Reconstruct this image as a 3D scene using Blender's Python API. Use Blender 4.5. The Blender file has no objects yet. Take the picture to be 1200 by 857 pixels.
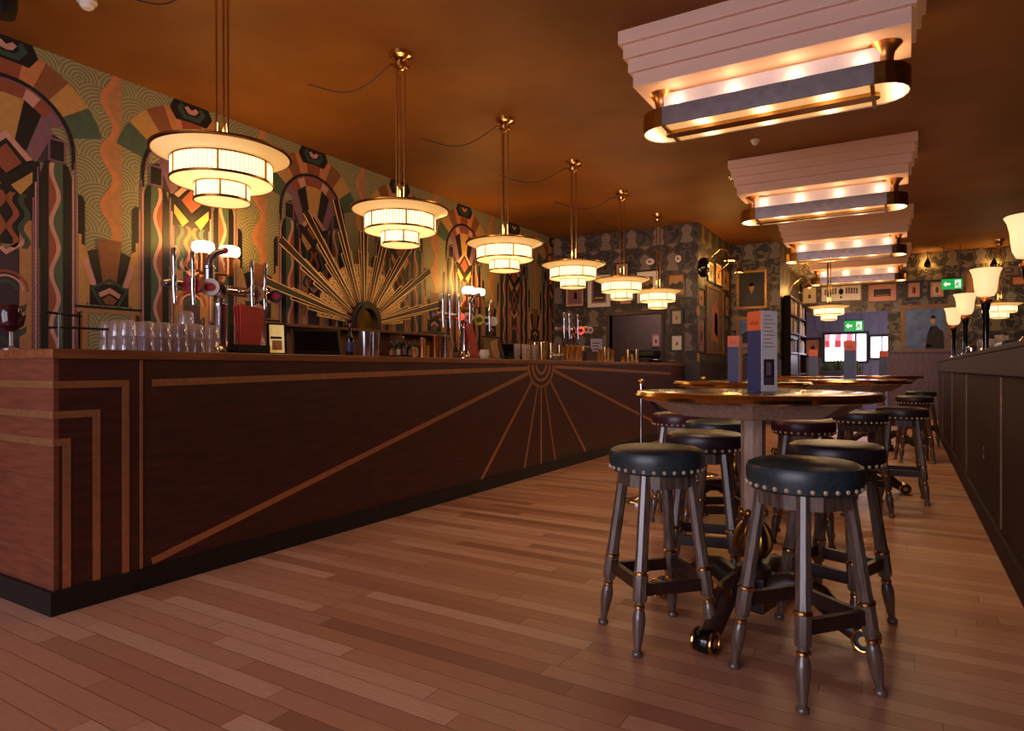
import bpy, math, random
from mathutils import Matrix, Vector
random.seed(7)
PI = math.pi
C = bpy.context.scene.collection
SC = bpy.context.scene

# ------------------------------------------------------------------ camera frame
TH = math.radians(31.0)
FW = (-math.sin(TH), math.cos(TH)); RT = (math.cos(TH), math.sin(TH))
FPX, EYE, HOR = 765.0, 1.08, 432.0
def at(px, py, ax, val):
    """the point of the plane axis=val seen at a pixel of the 1200x857 frame"""
    a = (px-600)/FPX; b = (HOR-py)/FPX
    d = (FW[0]+RT[0]*a, FW[1]+RT[1]*a, b)
    k = (val-(0, 0, EYE)[ax])/d[ax]
    return Vector((d[0]*k, d[1]*k, EYE+d[2]*k))
cam = bpy.data.objects.new('camera', bpy.data.cameras.new('camera')); C.objects.link(cam)
cam.location = (0, 0, EYE); cam.rotation_euler = (PI/2, 0, TH)
cam.data.sensor_width = 36; cam.data.lens = FPX/1200*36
cam.data.shift_y = (HOR-428.5)/1200; cam.data.clip_start = .05
SC.camera = cam

# ------------------------------------------------------------------ mesh builder
class MB:
    def __init__(s): s.v = []; s.f = []; s.m = []; s.s = []; s.M = Matrix()
    def add(s, vs, fs, m=0, smooth=False):
        o = len(s.v)
        s.v += [tuple(s.M @ Vector(p)) for p in vs]
        for f in fs: s.f.append([o+i for i in f]); s.m.append(m); s.s.append(smooth)
        return s
    def poly(s, pts, m=0): return s.add(pts, [list(range(len(pts)))], m)
    def box(s, x0, x1, y0, y1, z0, z1, m=0):
        return s.add([(x0,y0,z0),(x1,y0,z0),(x1,y1,z0),(x0,y1,z0),(x0,y0,z1),(x1,y0,z1),(x1,y1,z1),(x0,y1,z1)],
                     [(0,3,2,1),(4,5,6,7),(0,1,5,4),(1,2,6,5),(2,3,7,6),(3,0,4,7)], m)
    def lathe(s, prof, n=24, c=(0,0), m=0, smooth=True, cap=True, rot=0, z0=0):
        vs = []; fs = []
        for r, z in prof:
            for i in range(n):
                a = 2*PI*i/n+rot; vs.append((c[0]+r*math.cos(a), c[1]+r*math.sin(a), z+z0))
        for k in range(len(prof)-1):
            for i in range(n):
                j = (i+1) % n
                fs.append((k*n+i, k*n+j, (k+1)*n+j, (k+1)*n+i))
        s.add(vs, fs, m, smooth)
        if cap:
            o = len(s.v)-len(vs)
            for k, rev in ((0, True), (len(prof)-1, False)):
                if prof[k][0] > 1e-5:
                    f = [o+k*n+i for i in range(n)]
                    s.f.append(f[::-1] if rev else f); s.m.append(m); s.s.append(False)
        return s
    def tube(s, pts, r, n=8, m=0, smooth=True, rot=0):
        P = [Vector(p) for p in pts]; vs = []; fs = []
        R = r if isinstance(r, (list, tuple)) else [r]*len(P)
        up = None
        for k, p in enumerate(P):
            t = (P[min(k+1, len(P)-1)]-P[max(k-1, 0)]).normalized()
            if up is None:
                up = Vector((0,0,1)) if abs(t.z) < .9 else Vector((1,0,0))
            u = (up-t*up.dot(t)).normalized(); w = t.cross(u); up = u
            for i in range(n):
                a = 2*PI*i/n+rot; vs.append(p+(u*math.cos(a)+w*math.sin(a))*R[k])
        for k in range(len(P)-1):
            for i in range(n):
                j = (i+1) % n; fs.append((k*n+i, k*n+j, (k+1)*n+j, (k+1)*n+i))
        fs.append(tuple(range(n))[::-1]); fs.append(tuple((len(P)-1)*n+i for i in range(n)))
        return s.add(vs, fs, m, smooth)
    def prism(s, poly, fn, d0, d1, m=0):
        """poly of (u,v); fn(u,v,d) -> point"""
        n = len(poly)
        vs = [fn(u, v, d0) for u, v in poly]+[fn(u, v, d1) for u, v in poly]
        fs = [tuple(range(n))[::-1], tuple(range(n, 2*n))]+[(i, (i+1) % n, n+(i+1) % n, n+i) for i in range(n)]
        return s.add(vs, fs, m)
    def ball(s, c, r, n=12, m=0, sc=(1,1,1)):
        k = n//2
        old = s.M
        s.M = old @ Matrix.Translation(c) @ Matrix.Diagonal((sc[0], sc[1], sc[2], 1))
        s.lathe([(r*math.sin(PI*i/k), -r*math.cos(PI*i/k)) for i in range(k+1)], n, m=m, cap=False)
        s.M = old
        return s
    def build(s, name, mats, parent=None, bevel=0, loc=None, rotz=0):
        me = bpy.data.meshes.new(name); me.from_pydata(s.v, [], s.f)
        for mt in (mats if isinstance(mats, (list, tuple)) else [mats]): me.materials.append(mt)
        me.polygons.foreach_set('material_index', s.m)
        me.polygons.foreach_set('use_smooth', s.s)
        me.update()
        if any(s.s): me.set_sharp_from_angle(angle=math.radians(38))
        o = bpy.data.objects.new(name, me); C.objects.link(o)
        if parent: o.parent = parent
        if loc: o.location = loc
        if rotz: o.rotation_euler.z = rotz
        if bevel:
            b = o.modifiers.new('bevel', 'BEVEL'); b.width = bevel; b.segments = 2; b.limit_method = 'ANGLE'
            b.harden_normals = False
        return o

def tag(o, label, cat, group=None, kind=None):
    o['label'] = label; o['category'] = cat
    if group: o['group'] = group
    if kind: o['kind'] = kind
    return o
def thing(name, label, cat, loc=(0,0,0), rotz=0, group=None):
    o = bpy.data.objects.new(name, None); C.objects.link(o)
    o.empty_display_size = .1; o.location = loc; o.rotation_euler = (0, 0, rotz)
    return tag(o, label, cat, group)
def struct(o): o['kind'] = 'structure'; return o
def copy_tree(o, parent=None):
    c = o.copy(); C.objects.link(c); c.parent = parent
    for ch in list(o.children): copy_tree(ch, c)
    return c
def dup(o, loc, rotz=0, label=None, group=None, scale=None):
    c = copy_tree(o); c.location = loc; c.rotation_euler = (0, 0, rotz)
    if label: c['label'] = label
    if group: c['group'] = group
    if scale: c.scale = scale
    return c

# ------------------------------------------------------------------ materials
def lin(h):
    h = h.lstrip('#'); r = [int(h[i:i+2], 16)/255 for i in (0, 2, 4)]
    return tuple(c/12.92 if c <= .04045 else ((c+.055)/1.055)**2.4 for c in r)+(1,)
class N:
    """tiny node helper"""
    def __init__(s, name):
        s.mat = bpy.data.materials.new(name); s.mat.use_nodes = True
        s.t = s.mat.node_tree; s.b = s.t.nodes['Principled BSDF']; s.out = s.t.nodes['Material Output']
    def n(s, kind, **kw):
        x = s.t.nodes.new(kind)
        for k, v in kw.items(): setattr(x, k, v)
        return x
    def l(s, a, b): s.t.links.new(a, b)
    def math(s, op, a, b=None, c=None):
        x = s.n('ShaderNodeMath', operation=op)
        for i, q in enumerate((a, b, c)):
            if q is None: continue
            if isinstance(q, (int, float)): x.inputs[i].default_value = q
            else: s.l(q, x.inputs[i])
        return x.outputs[0]
    def mix(s, f, a, b):
        x = s.n('ShaderNodeMix', data_type='RGBA')
        if isinstance(f, (int, float)): x.inputs[0].default_value = f
        else: s.l(f, x.inputs[0])
        for i, q in ((6, a), (7, b)):
            if isinstance(q, tuple): x.inputs[i].default_value = q
            else: s.l(q, x.inputs[i])
        return x.outputs[2]
    def obj(s): return s.n('ShaderNodeTexCoord').outputs['Object']
    def pos(s): return s.n('ShaderNodeNewGeometry').outputs['Position']
    def sep(s, v):
        x = s.n('ShaderNodeSeparateXYZ'); s.l(v, x.inputs[0]); return x.outputs
    def noise(s, v, scale, detail=3, stretch=None):
        if stretch:
            mp = s.n('ShaderNodeMapping'); mp.inputs['Scale'].default_value = stretch; s.l(v, mp.inputs[0]); v = mp.outputs[0]
        x = s.n('ShaderNodeTexNoise'); x.inputs['Scale'].default_value = scale; x.inputs['Detail'].default_value = detail
        s.l(v, x.inputs['Vector']); return x.outputs['Fac']
    def ramp(s, f, stops):
        x = s.n('ShaderNodeValToRGB'); s.l(f, x.inputs[0]); e = x.color_ramp.elements
        e[0].position, e[0].color = stops[0]; e[1].position, e[1].color = stops[-1]
        for p, c in stops[1:-1]:
            q = e.new(p); q.color = c
        return x.outputs[0]
    def bump(s, f, strength=.1, dist=.005):
        x = s.n('ShaderNodeBump'); x.inputs['Strength'].default_value = strength; x.inputs['Distance'].default_value = dist
        s.l(f, x.inputs['Height']); s.l(x.outputs[0], s.b.inputs['Normal'])
    def set(s, **kw):
        for k, v in kw.items(): s.b.inputs[k.replace('_', ' ')].default_value = v
        return s
def mat(name, h, rough=.5, metal=0, var=.18, scale=25, stretch=None, spec=.5, bump=0, coat=0):
    q = N(name); c = lin(h) if isinstance(h, str) else h
    d = tuple(x*(1-var) for x in c[:3])+(1,); e = tuple(min(1, x*(1+var)) for x in c[:3])+(1,)
    f = q.noise(q.obj(), scale, 3, stretch)
    q.l(q.ramp(f, [(.3, d), (.7, e)]), q.b.inputs['Base Color'])
    q.set(Roughness=rough, Metallic=metal, Specular_IOR_Level=spec, Coat_Weight=coat)
    if bump: q.bump(f, bump)
    return q.mat
def emit(name, h, strength, var=.06, scale=6, base='#d8c8a8'):
    q = N(name); c = lin(h)
    f = q.noise(q.obj(), scale, 2)
    q.l(q.ramp(f, [(.3, tuple(x*(1-var) for x in c[:3])+(1,)), (.7, c)]), q.b.inputs['Emission Color'])
    q.set(Emission_Strength=strength, Base_Color=lin(base), Roughness=.3)
    return q.mat

M = {}
# floor: narrow oak strips laid across the room
q = N('oak_floor'); p = q.pos()
br = q.n('ShaderNodeTexBrick'); br.offset = .37; br.offset_frequency = 2; br.squash = 1
br.inputs['Scale'].default_value = 1; br.inputs['Brick Width'].default_value = 1.15; br.inputs['Row Height'].default_value = .088
br.inputs['Mortar Size'].default_value = .0016; br.inputs['Color1'].default_value = (0,0,0,1); br.inputs['Color2'].default_value = (1,1,1,1)
br.inputs['Mortar'].default_value = (.5,.5,.5,1); br.inputs['Bias'].default_value = 0
xyz = q.sep(p); row = q.math('FLOOR', q.math('DIVIDE', xyz[1], .088))
sh = q.math('MULTIPLY', q.math('FRACT', q.math('MULTIPLY', q.math('SINE', q.math('MULTIPLY', row, 12.9898)), 43758.5)), 1.15)
cb = q.n('ShaderNodeCombineXYZ'); q.l(q.math('ADD', xyz[0], sh), cb.inputs[0]); q.l(xyz[1], cb.inputs[1])
q.l(cb.outputs[0], br.inputs['Vector'])
tone = q.n('ShaderNodeSeparateColor'); q.l(br.outputs['Color'], tone.inputs[0])
base = q.ramp(tone.outputs[0], [(0, lin('#8c5236')), (.15, lin('#b07250')), (.6, lin('#c88e6a')), (1, lin('#dcaa88'))])
gr = q.noise(p, 9, 5, (1.2, 14, 1)); wear = q.noise(p, 1.1, 4)
col = q.mix(q.math('MULTIPLY', q.ramp(gr, [(.35, (0,0,0,1)), (.75, (1,1,1,1))]), .35), base, lin('#8e5a3e'))
col = q.mix(q.math('MULTIPLY', wear, .35), col, lin('#c49a84'))
col = q.mix(br.outputs['Fac'], col, lin('#7a4a34'))
q.l(col, q.b.inputs['Base Color'])
q.l(q.math('MULTIPLY_ADD', gr, .2, .26), q.b.inputs['Roughness']); q.set(Specular_IOR_Level=.45)
q.bump(q.math('ADD', q.math('MULTIPLY', gr, .3), q.math('MULTIPLY', br.outputs['Fac'], -1)), .12, .003)
M['floor'] = q.mat
# ceiling: brown gloss paint with blotches
q = N('ceiling_paint'); p = q.pos()
f = q.noise(p, .8, 5)
q.l(q.ramp(f, [(.3, lin('#693e18')), (.7, lin('#875521'))]), q.b.inputs['Base Color']); q.set(Roughness=.62, Specular_IOR_Level=.2)
q.bump(q.noise(p, 6, 4), .05, .01)
M['ceiling'] = q.mat
# scallop wave ground of the mural (world Y along, Z up)
q = N('wave_scallops'); xyz = q.sep(q.pos())
P_, H_ = .30, .20
def scallop(off_u, off_v):
    rowi = q.math('FLOOR', q.math('DIVIDE', q.math('ADD', xyz[2], off_v), H_))
    u = q.math('ADD', q.math('DIVIDE', xyz[1], P_), q.math('MULTIPLY', rowi, .5))
    du = q.math('MULTIPLY', q.math('SUBTRACT', q.math('FRACT', q.math('ADD', u, off_u)), .5), P_)
    dv = q.math('SUBTRACT', q.math('ADD', xyz[2], off_v), q.math('MULTIPLY', rowi, H_))
    return q.math('SQRT', q.math('ADD', q.math('MULTIPLY', du, du), q.math('MULTIPLY', dv, dv)))
d1 = scallop(0, 0); d2 = scallop(.5, H_)
ins = q.math('LESS_THAN', d1, P_*.56)
d = q.math('ADD', q.math('MULTIPLY', d1, ins), q.math('MULTIPLY', d2, q.math('SUBTRACT', 1, ins)))
ring = q.math('SINE', q.math('MULTIPLY', d, 2*PI/.028))
k = q.math('GREATER_THAN', ring, .15)
fade = q.noise(q.pos(), 3.0, 3)
col = q.mix(fade, lin('#6c6a48'), lin('#857c58'))
col = q.mix(q.math('MULTIPLY', k, .55), col, lin('#b3a678'))
q.l(col, q.b.inputs['Base Color']); q.set(Roughness=.6)
M['scallop'] = q.mat
for n_, h_ in dict(m_black='#120f15', m_green='#465a46', m_ochre='#b98a4c', m_brown='#84502f', m_tan='#a9784e', m_pink='#c79080',
                   m_mauve='#7c5666', m_orange='#c07c4c', m_rust='#8e4a34', m_dgreen='#33483c', m_plum='#3a2838', m_gold='#a8823a').items():
    M[n_] = mat('mural_'+n_[2:], h_, .6, var=.1, scale=18)
MUR = ['m_black','m_green','m_ochre','m_brown','m_tan','m_pink','m_mauve','m_orange','m_rust','m_dgreen','m_plum','m_gold']
MI = {n_: i+1 for i, n_ in enumerate(MUR)}
# damask wallpaper
def damask(name, dark, light, hi):
    q = N(name); xyz = q.sep(q.pos()); u = q.math('ADD', xyz[0], xyz[1]); z = xyz[2]
    P, H = .49, .92
    row = q.math('FLOOR', q.math('DIVIDE', z, H/2))
    uu = q.math('SUBTRACT', q.math('FRACT', q.math('ADD', q.math('DIVIDE', u, P), q.math('MULTIPLY', row, .5))), .5)
    vv = q.math('FRACT', q.math('DIVIDE', z, H/2))
    au = q.math('ABSOLUTE', uu)
    wv = q.math('ADD', q.math('MULTIPLY_ADD', q.math('SINE', q.math('MULTIPLY', vv, 2*PI)), .08, .13), q.math('MULTIPLY', q.math('SINE', q.math('MULTIPLY_ADD', vv, 4*PI, 1.2)), .07))
    no = q.noise(q.pos(), 30, 2)
    wv = q.math('MULTIPLY_ADD', no, .10, q.math('SUBTRACT', wv, .05))
    leaf = q.math('LESS_THAN', au, wv)
    out = q.math('LESS_THAN', q.math('ABSOLUTE', q.math('SUBTRACT', au, q.math('ADD', wv, .07))), .022)
    wt = q.n('ShaderNodeTexWave', wave_type='RINGS'); wt.inputs['Scale'].default_value = 5; wt.inputs['Distortion'].default_value = 14; wt.inputs['Detail'].default_value = 1
    q.l(q.pos(), wt.inputs['Vector'])
    curl = q.math('MULTIPLY', q.math('GREATER_THAN', wt.outputs['Fac'], .62), q.math('GREATER_THAN', au, .26))
    col = q.mix(leaf, lin(dark), lin(light))
    col = q.mix(out, col, lin(hi))
    col = q.mix(curl, col, lin(hi))
    col = q.mix(q.math('MULTIPLY', q.math('GREATER_THAN', q.noise(q.pos(), 55, 2), .58), leaf), col, lin(hi))
    q.l(col, q.b.inputs['Base Color']); q.set(Roughness=.55)
    return q.mat
M['damask'] = damask('damask_paper', '#2c2426', '#7c6c68', '#4c4244')
M['damask2'] = damask('ornate_paper', '#261e1e', '#746a60', '#5c5246')
def wood(name, a, b, rough=.4, stretch=(1, 1, 12), scale=6, coat=0, spec=.5, bump=.06):
    q = N(name); o = q.obj()
    f = q.noise(o, scale, 6, stretch)
    q.l(q.ramp(f, [(.3, lin(a)), (.7, lin(b))]), q.b.inputs['Base Color']); q.set(Roughness=rough, Coat_Weight=coat, Coat_Roughness=.15, Specular_IOR_Level=spec)
    q.bump(f, bump, .004)
    return q.mat
M['mahogany'] = wood('mahogany', '#341510', '#4b2018', .42, (1, 1, 8), 5)
M['bar_end_lit'] = wood('daylit_bar_mahogany', '#5e2e1c', '#7c412a', .45, (1, 1, 10), 5)  # bar wood lightened: daylight on the end face put into the colour
M['bar_top'] = wood('bar_top_wood', '#6e3c20', '#8e5530', .35, (8, 1, 8), 4)
M['plinth'] = mat('black_plinth', '#0d0a0b', .5)
M['inlay'] = mat('brushed_brass_inlay', '#c98d60', .33, .75, var=.12, scale=40)
M['darkcase'] = wood('near_black_case_wood', '#150b08', '#20120d', .7, (6, 6, 1), 8, 0, .1)
M['walnut'] = wood('dark_walnut', '#24140f', '#38211a', .4, (6, 6, 1), 10)
M['stool_wood'] = wood('grey_stained_oak', '#46372d', '#6a5648', .22, (8, 8, 1), 10, .5)
M['table_wood'] = wood('weathered_table_wood', '#8a6a55', '#b0907a', .45, (8, 8, 1), 9)
M['table_top'] = wood('polished_table_top', '#3c2012', '#5a321c', .2, (1, 8, 8), 5, .2, bump=.008)
M['panel'] = wood('dark_wall_panel', '#22100f', '#301816', .7, (6, 6, 1), 5, 0, .2)
M['panel2'] = wood('plum_wall_panel', '#32242c', '#44323c', .7, (6, 6, 1), 5, 0, .25)
M['panel2_lit'] = wood('daylit_plum_panel', '#544458', '#6a5870', .5, (6, 6, 1), 5)  # plum panel made paler, lilac daylight put into its colour
M['greypanel'] = wood('grey_boarding', '#6a6476', '#86809a', .5, (12, 12, 1), 5)
M['backbar'] = wood('back_bar_wood', '#5f351d', '#7e4a28', .4, (1, 10, 1), 5)
M['brass'] = mat('brass', '#d2a663', .18, 1, var=.1)
M['nail'] = mat('pale_brass_nail', '#f4e6c8', .28, .7, var=.04)
M['oldbrass'] = mat('aged_brass', '#a87838', .3, 1, var=.25, scale=14)
M['copper'] = mat('copper', '#d08a54', .3, 1, var=.12)
M['chrome'] = mat('chrome', '#cfcbd0', .1, 1, var=.06)
M['steel'] = mat('brushed_steel', '#b8b2b6', .26, 1, var=.15, scale=18)
M['plate_sheen'] = mat('sheen_tinted_metal', '#d9d4e2', .5, .25, var=.12, scale=4)  # chrome plate; lilac-white colour stands in for reflected daylight
M['goldtin'] = mat('gold_tin', '#ecca8c', .27, 1, var=.1)
M['black'] = mat('black_plastic', '#121114', .35)
M['blackgloss'] = mat('black_gloss', '#08080a', .08)
M['leather_green'] = mat('green_black_leather', '#2a3336', .36, var=.25, scale=60, bump=.06)
M['leather_plum'] = mat('plum_leather', '#451e2a', .34, var=.25, scale=60, bump=.06)
M['leather_dark'] = mat('brown_black_leather', '#2c2026', .36, var=.25, scale=60, bump=.06)
M['soffit'] = mat('bounce_tinted_white', '#e2bcaa', .5, var=.03, scale=4)  # white boxes tinted pink, warm bounce light put into the colour
M['white'] = mat('white_paper', '#ddd6d0', .6, var=.06)
M['cream'] = mat('cream_paper', '#c9b79a', .6, var=.08)
M['orange'] = mat('orange_card', '#e0612c', .5, var=.06)
M['blue'] = mat('navy_card', '#34365e', .5, var=.08)
M['greyblue'] = mat('grey_blue_card', '#4e5670', .5, var=.08)
M['red'] = mat('red_card', '#b3352a', .45, var=.08)
M['redplastic'] = mat('red_plastic', '#b01e2c', .5, var=.1)
M['yellow'] = mat('yellow_plastic', '#d8c040', .3, var=.1)
M['ink'] = mat('dark_ink', '#2a2226', .6)
M['rope'] = mat('blue_velvet_rope', '#1c2040', .8, var=.3, scale=80)
M['bronze'] = mat('bronze_frame', '#7a5838', .45, .3, var=.3, scale=20)
M['gilt'] = mat('gilt_frame', '#8e6430', .4, .6, var=.3, scale=30)
M['frame_black'] = mat('black_frame', '#1c1416', .4)
M['frame_brown'] = wood('brown_frame', '#3e2218', '#58331f', .4)
M['skin'] = mat('painted_skin', '#a87860', .6)
M['paint_dark'] = mat('dark_oil_paint', '#1a1418', .6, var=.4, scale=8)
M['paint_blue'] = mat('blue_oil_paint', '#50669a', .5, var=.35, scale=5)
M['paint_sepia'] = mat('sepia_print', '#7c5a3c', .55, var=.5, scale=14)
M['paint_brown'] = mat('brown_oil_paint', '#56402c', .45, var=.45, scale=7)
M['green_leaf'] = mat('plant_green', '#4a5c28', .6, var=.4)
M['wallplain'] = mat('plain_wall_paint', '#5c463e', .6)
q = N('clear_glass'); lw = q.n('ShaderNodeLayerWeight'); lw.inputs['Blend'].default_value = .5
tr = q.n('ShaderNodeBsdfTransparent'); tr.inputs[0].default_value = (.93,.9,.92,1)
gs = q.n('ShaderNodeBsdfGlossy'); gs.inputs['Roughness'].default_value = .08; gs.inputs[0].default_value = (.95,.93,.97,1)
df = q.n('ShaderNodeBsdfTranslucent'); df.inputs[0].default_value = (.9,.84,.86,1)
m1 = q.n('ShaderNodeMixShader'); q.l(lw.outputs['Facing'], m1.inputs[0]); q.l(tr.outputs[0], m1.inputs[1]); q.l(gs.outputs[0], m1.inputs[2])
m2 = q.n('ShaderNodeMixShader'); q.l(q.math('MULTIPLY_ADD', q.noise(q.obj(), 40, 2), .3, .16), m2.inputs[0]); q.l(m1.outputs[0], m2.inputs[1]); q.l(df.outputs[0], m2.inputs[2])
q.l(m2.outputs[0], q.out.inputs[0]); M['glass'] = q.mat
q = N('dark_bottle'); q.set(Base_Color=lin('#1a1410'), Roughness=.08, Specular_IOR_Level=.6); q.bump(q.noise(q.obj(), 30, 2), .03, .002); M['bottle'] = q.mat
M['label_r'] = mat('bottle_label', '#8a5a4a', .5)
q = N('lit_ribbed_glass'); xyz = q.sep(q.obj())
ribs = q.math('MULTIPLY_ADD', q.math('SINE', q.math('MULTIPLY', q.math('ARCTAN2', xyz[1], xyz[0]), 72)), .5, .5)
q.l(q.mix(ribs, lin('#ffc878'), lin('#ffe4ac')), q.b.inputs['Emission Color']); q.l(q.math('MULTIPLY_ADD', ribs, 1.6, 1.3), q.b.inputs['Emission Strength'])
q.set(Base_Color=lin('#d8c8a8'), Roughness=.3); M['lampglass'] = q.mat
M['lampplate'] = emit('lit_frosted_plate', '#ffcc7c', 1.5)
M['lamprim'] = emit('glowing_cream_rim', '#f0b060', .7, base='#e8cfa0')  # emission stands in for lamp light falling on the rim
M['tulip'] = emit('lit_opal_shade', '#ffc688', 1.15, base='#e8d8c0')
M['sconce'] = emit('lit_sconce_shade', '#ffe0a8', 7)
# trough glass: hot spots of a bulb row painted into its own glow
q = N('trough_glass'); xyz = q.sep(q.obj())
b_ = q.math('POWER', q.math('MULTIPLY_ADD', q.math('COSINE', q.math('MULTIPLY', xyz[0], 2*PI/.40)), .5, .5), 4)
q.l(q.mix(b_, lin('#ffb868'), lin('#ffe0a8')), q.b.inputs['Emission Color'])
q.l(q.math('MULTIPLY_ADD', b_, 2.2, .75), q.b.inputs['Emission Strength']); M['trough'] = q.mat
M['exit'] = emit('green_exit_panel', '#12b048', .8, base='#108838')
M['exitwhite'] = emit('white_exit_pictogram', '#e8fff0', 1.0)
M['redglow'] = emit('red_lit_badge', '#ff2a20', 1.4)
M['screen'] = emit('glow_picture_card', '#ffcf60', .5, .5, 30)  # printed card, its brightness put in as a glow of its own
M['bulb'] = emit('warm_bulb', '#ffc070', 6)

# ------------------------------------------------------------------ room shell
CE = 3.53; WX = -5.67; Y1 = 11.0; X2 = -2.96; Y2 = 13.4; X3 = -2.05; Y3 = 16.3
mb = MB(); mb.box(-6.2, 6.2, -3.6, 16.42, -.1, 0); mb.box(-3.5, 1.7, 16.42, 20.6, -.1, 0); struct(mb.build('floor', M['floor']))
mb = MB(); mb.box(-6.2, 6.2, -3.6, 16.42, CE, CE+.1); mb.box(-3.5, 1.7, 16.42, 20.6, CE, CE+.1); struct(mb.build('ceiling', M['ceiling']))

mb = MB(); mb.box(WX-.12, WX, -3.5, Y1+.1, 0, CE, 0)
def mural(yc, lo=-1, hi=1):
    def P(s, z, L): return (WX+.0012*L, yc+s, min(z, CE-.001))
    def pol(pts, m, L, both=True):
        for sg in ((1, -1) if both else (1,)):
            if (sg > 0 and hi < .5) or (sg < 0 and lo > -.5): continue
            mb.add([P(sg*a, b, L) for a, b in pts], [list(range(len(pts)))], MI[m])
    def rect(s0, s1, z0, z1, m, L, both=True): pol([(s0,z0),(s1,z0),(s1,z1),(s0,z1)], m, L, both)
    def strip(A, B, m, L, both=True):
        for i in range(len(A)-1): pol([A[i], B[i], B[i+1], A[i+1]], m, L, both)
    def ang(r, a, ez=1): return (r*math.cos(math.radians(a)), 2.78+r*ez*math.sin(math.radians(a)))
    def sector(r0, r1, a0, a1, m, L, n=5):
        A = [ang(r0, a0+(a1-a0)*i/n) for i in range(n+1)]; B = [ang(r1, a0+(a1-a0)*i/n) for i in range(n+1)]
        strip(A, B, m, L)
    # fan of petals outside and inside the arch
    for a0, a1, m in ((16,36,'m_green'),(36,53,'m_ochre'),(53,68,'m_brown'),(68,80,'m_orange'),(80,90,'m_rust')):
        sector(.47, .70, a0, a1, m, 1)
    for a0, a1, m in ((28,44,'m_mauve'),(44,58,'m_rust'),(58,72,'m_pink'),(72,90,'m_rust')):
        sector(.30, .44, a0, a1, m, 1)
    sector(.44, .47, 0, 90, 'm_black', 3, 14); sector(.425, .436, 0, 90, 'm_mauve', 3, 14)
    rect(.44, .47, 2.66, 2.78, 'm_black', 3)
    # emblem under the ceiling
    pol([(0,3.36),(.15,3.35),(.21,3.44),(.17,3.53),(0,3.53)], 'm_black', 2)
    pol([(0,3.38),(.08,3.38),(.14,3.46),(.1,3.52),(.07,3.49),(.09,3.46),(.05,3.42),(0,3.42)], 'm_dgreen', 3)
    pol([(0,3.43),(.04,3.44),(.07,3.48),(.04,3.50),(0,3.47)], 'm_pink', 4)
    # keystone and wedges in the arch
    pol([(0,2.72),(.05,2.74),(.115,3.10),(0,3.11)], 'm_ochre', 3)
    pol([(.05,2.76),(.115,3.10),(.23,3.02),(.13,2.72)], 'm_black', 3)
    pol([(.13,2.72),(.23,3.02),(.31,2.9),(.2,2.66)], 'm_mauve', 3)
    pol([(.2,2.66),(.31,2.9),(.40,2.86),(.28,2.66)], 'm_plum', 3)
    # chevron diamond and crossing lines
    pol([(0,2.84),(.17,2.66),(.13,2.64),(0,2.78)], 'm_pink', 5); pol([(0,2.78),(.13,2.64),(.1,2.62),(0,2.74)], 'm_black', 5)
    pol([(0,2.74),(.1,2.62),(0,2.52)], 'm_rust', 5)
    pol([(0,2.50),(.17,2.66),(.20,2.62),(0,2.43)], 'm_black', 6); pol([(.03,2.44),(.17,2.57),(.17,2.49),(.09,2.38)], 'm_ochre', 5)
    rect(0, .22, 2.0, 2.66, 'm_black', 2)
    for i, m in ((0, 'm_rust'), (1, 'm_dgreen')):
        A = []; B = []
        for k in range(13):
            z = 1.98+.034*k; w = .025*math.sin(k*1.05)
            A.append((.02+.075*i+w, z)); B.append((.06+.075*i+w, z))
        strip(A, B, m, 5)
    pol([(0,1.96),(.12,2.06),(.12,2.02),(0,1.92)], 'm_pink', 5)
    rect(0, .16, 1.1, 1.97, 'm_plum', 2)
    for r0, r1, m in ((.05,.08,'m_dgreen'),(.10,.115,'m_pink'),(.13,.15,'m_rust')):
        A = [(r0*math.cos(t*PI/12), 1.66+r0*math.sin(t*PI/12)) for t in range(7)]; B = [(r1*math.cos(t*PI/12), 1.66+r1*math.sin(t*PI/12)) for t in range(7)]
        strip(A, B, m, 5)
    for z in (1.25, 1.42): pol([(0,z),(.13,z+.1),(.13,z+.15),(0,z+.05)], 'm_dgreen', 5)
    # columns
    def roundbar(s0, s1, zt, m, L, zb=1.1):
        w = s1-s0
        pol([(s0,zb),(s1,zb),(s1,zt-w*.9),(s1-w*.15,zt-w*.4),(s1-w*.45,zt),(s0,zt)], m, L)
    rect(.085, .165, 1.1, 2.14, 'm_tan', 4); pol([(.085,2.14),(.165,2.14),(.165,2.2),(.13,2.2)], 'm_tan', 4)
    rect(.168, .182, 1.1, 2.38, 'm_mauve', 4); rect(.186, .196, 1.1, 2.5, 'm_pink', 4); rect(.2, .212, 1.1, 2.62, 'm_mauve', 4)
    pol([(.222,1.1),(.275,1.1),(.275,2.69),(.25,2.67),(.222,2.58)], 'm_black', 4)
    rect(.278, .38, 1.1, 2.7, 'm_green', 3)
    # pink serpent with rust bellies
    A = []; B = []; Cc = []
    for k in range(53):
        z = 1.12+.03*k; w = .026*math.sin((z-1.12)*2*PI/.40)
        A.append((.3065+w, z)); B.append((.338+w, z)); Cc.append((.28, z))
    strip(Cc, A, 'm_rust', 4); strip(A, B, 'm_pink', 5)
    pol([(.382,1.1),(.442,1.1),(.442,2.58),(.42,2.67),(.382,2.70)], 'm_black', 4)
    rect(.446, .458, 1.1, 2.62, 'm_pink', 4); rect(.46, .474, 1.1, 2.72, 'm_mauve', 4); rect(.478, .486, 1.1, 2.45, 'm_pink', 4)
    roundbar(.488, .54, 2.47, 'm_black', 3, 1.95)
    rect(.49, .515, 1.1, 2.16, 'm_ochre', 4); pol([(.515,1.55),(.555,1.62),(.575,1.58),(.575,2.03),(.53,2.08),(.515,2.08)], 'm_ochre', 4)
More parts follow.
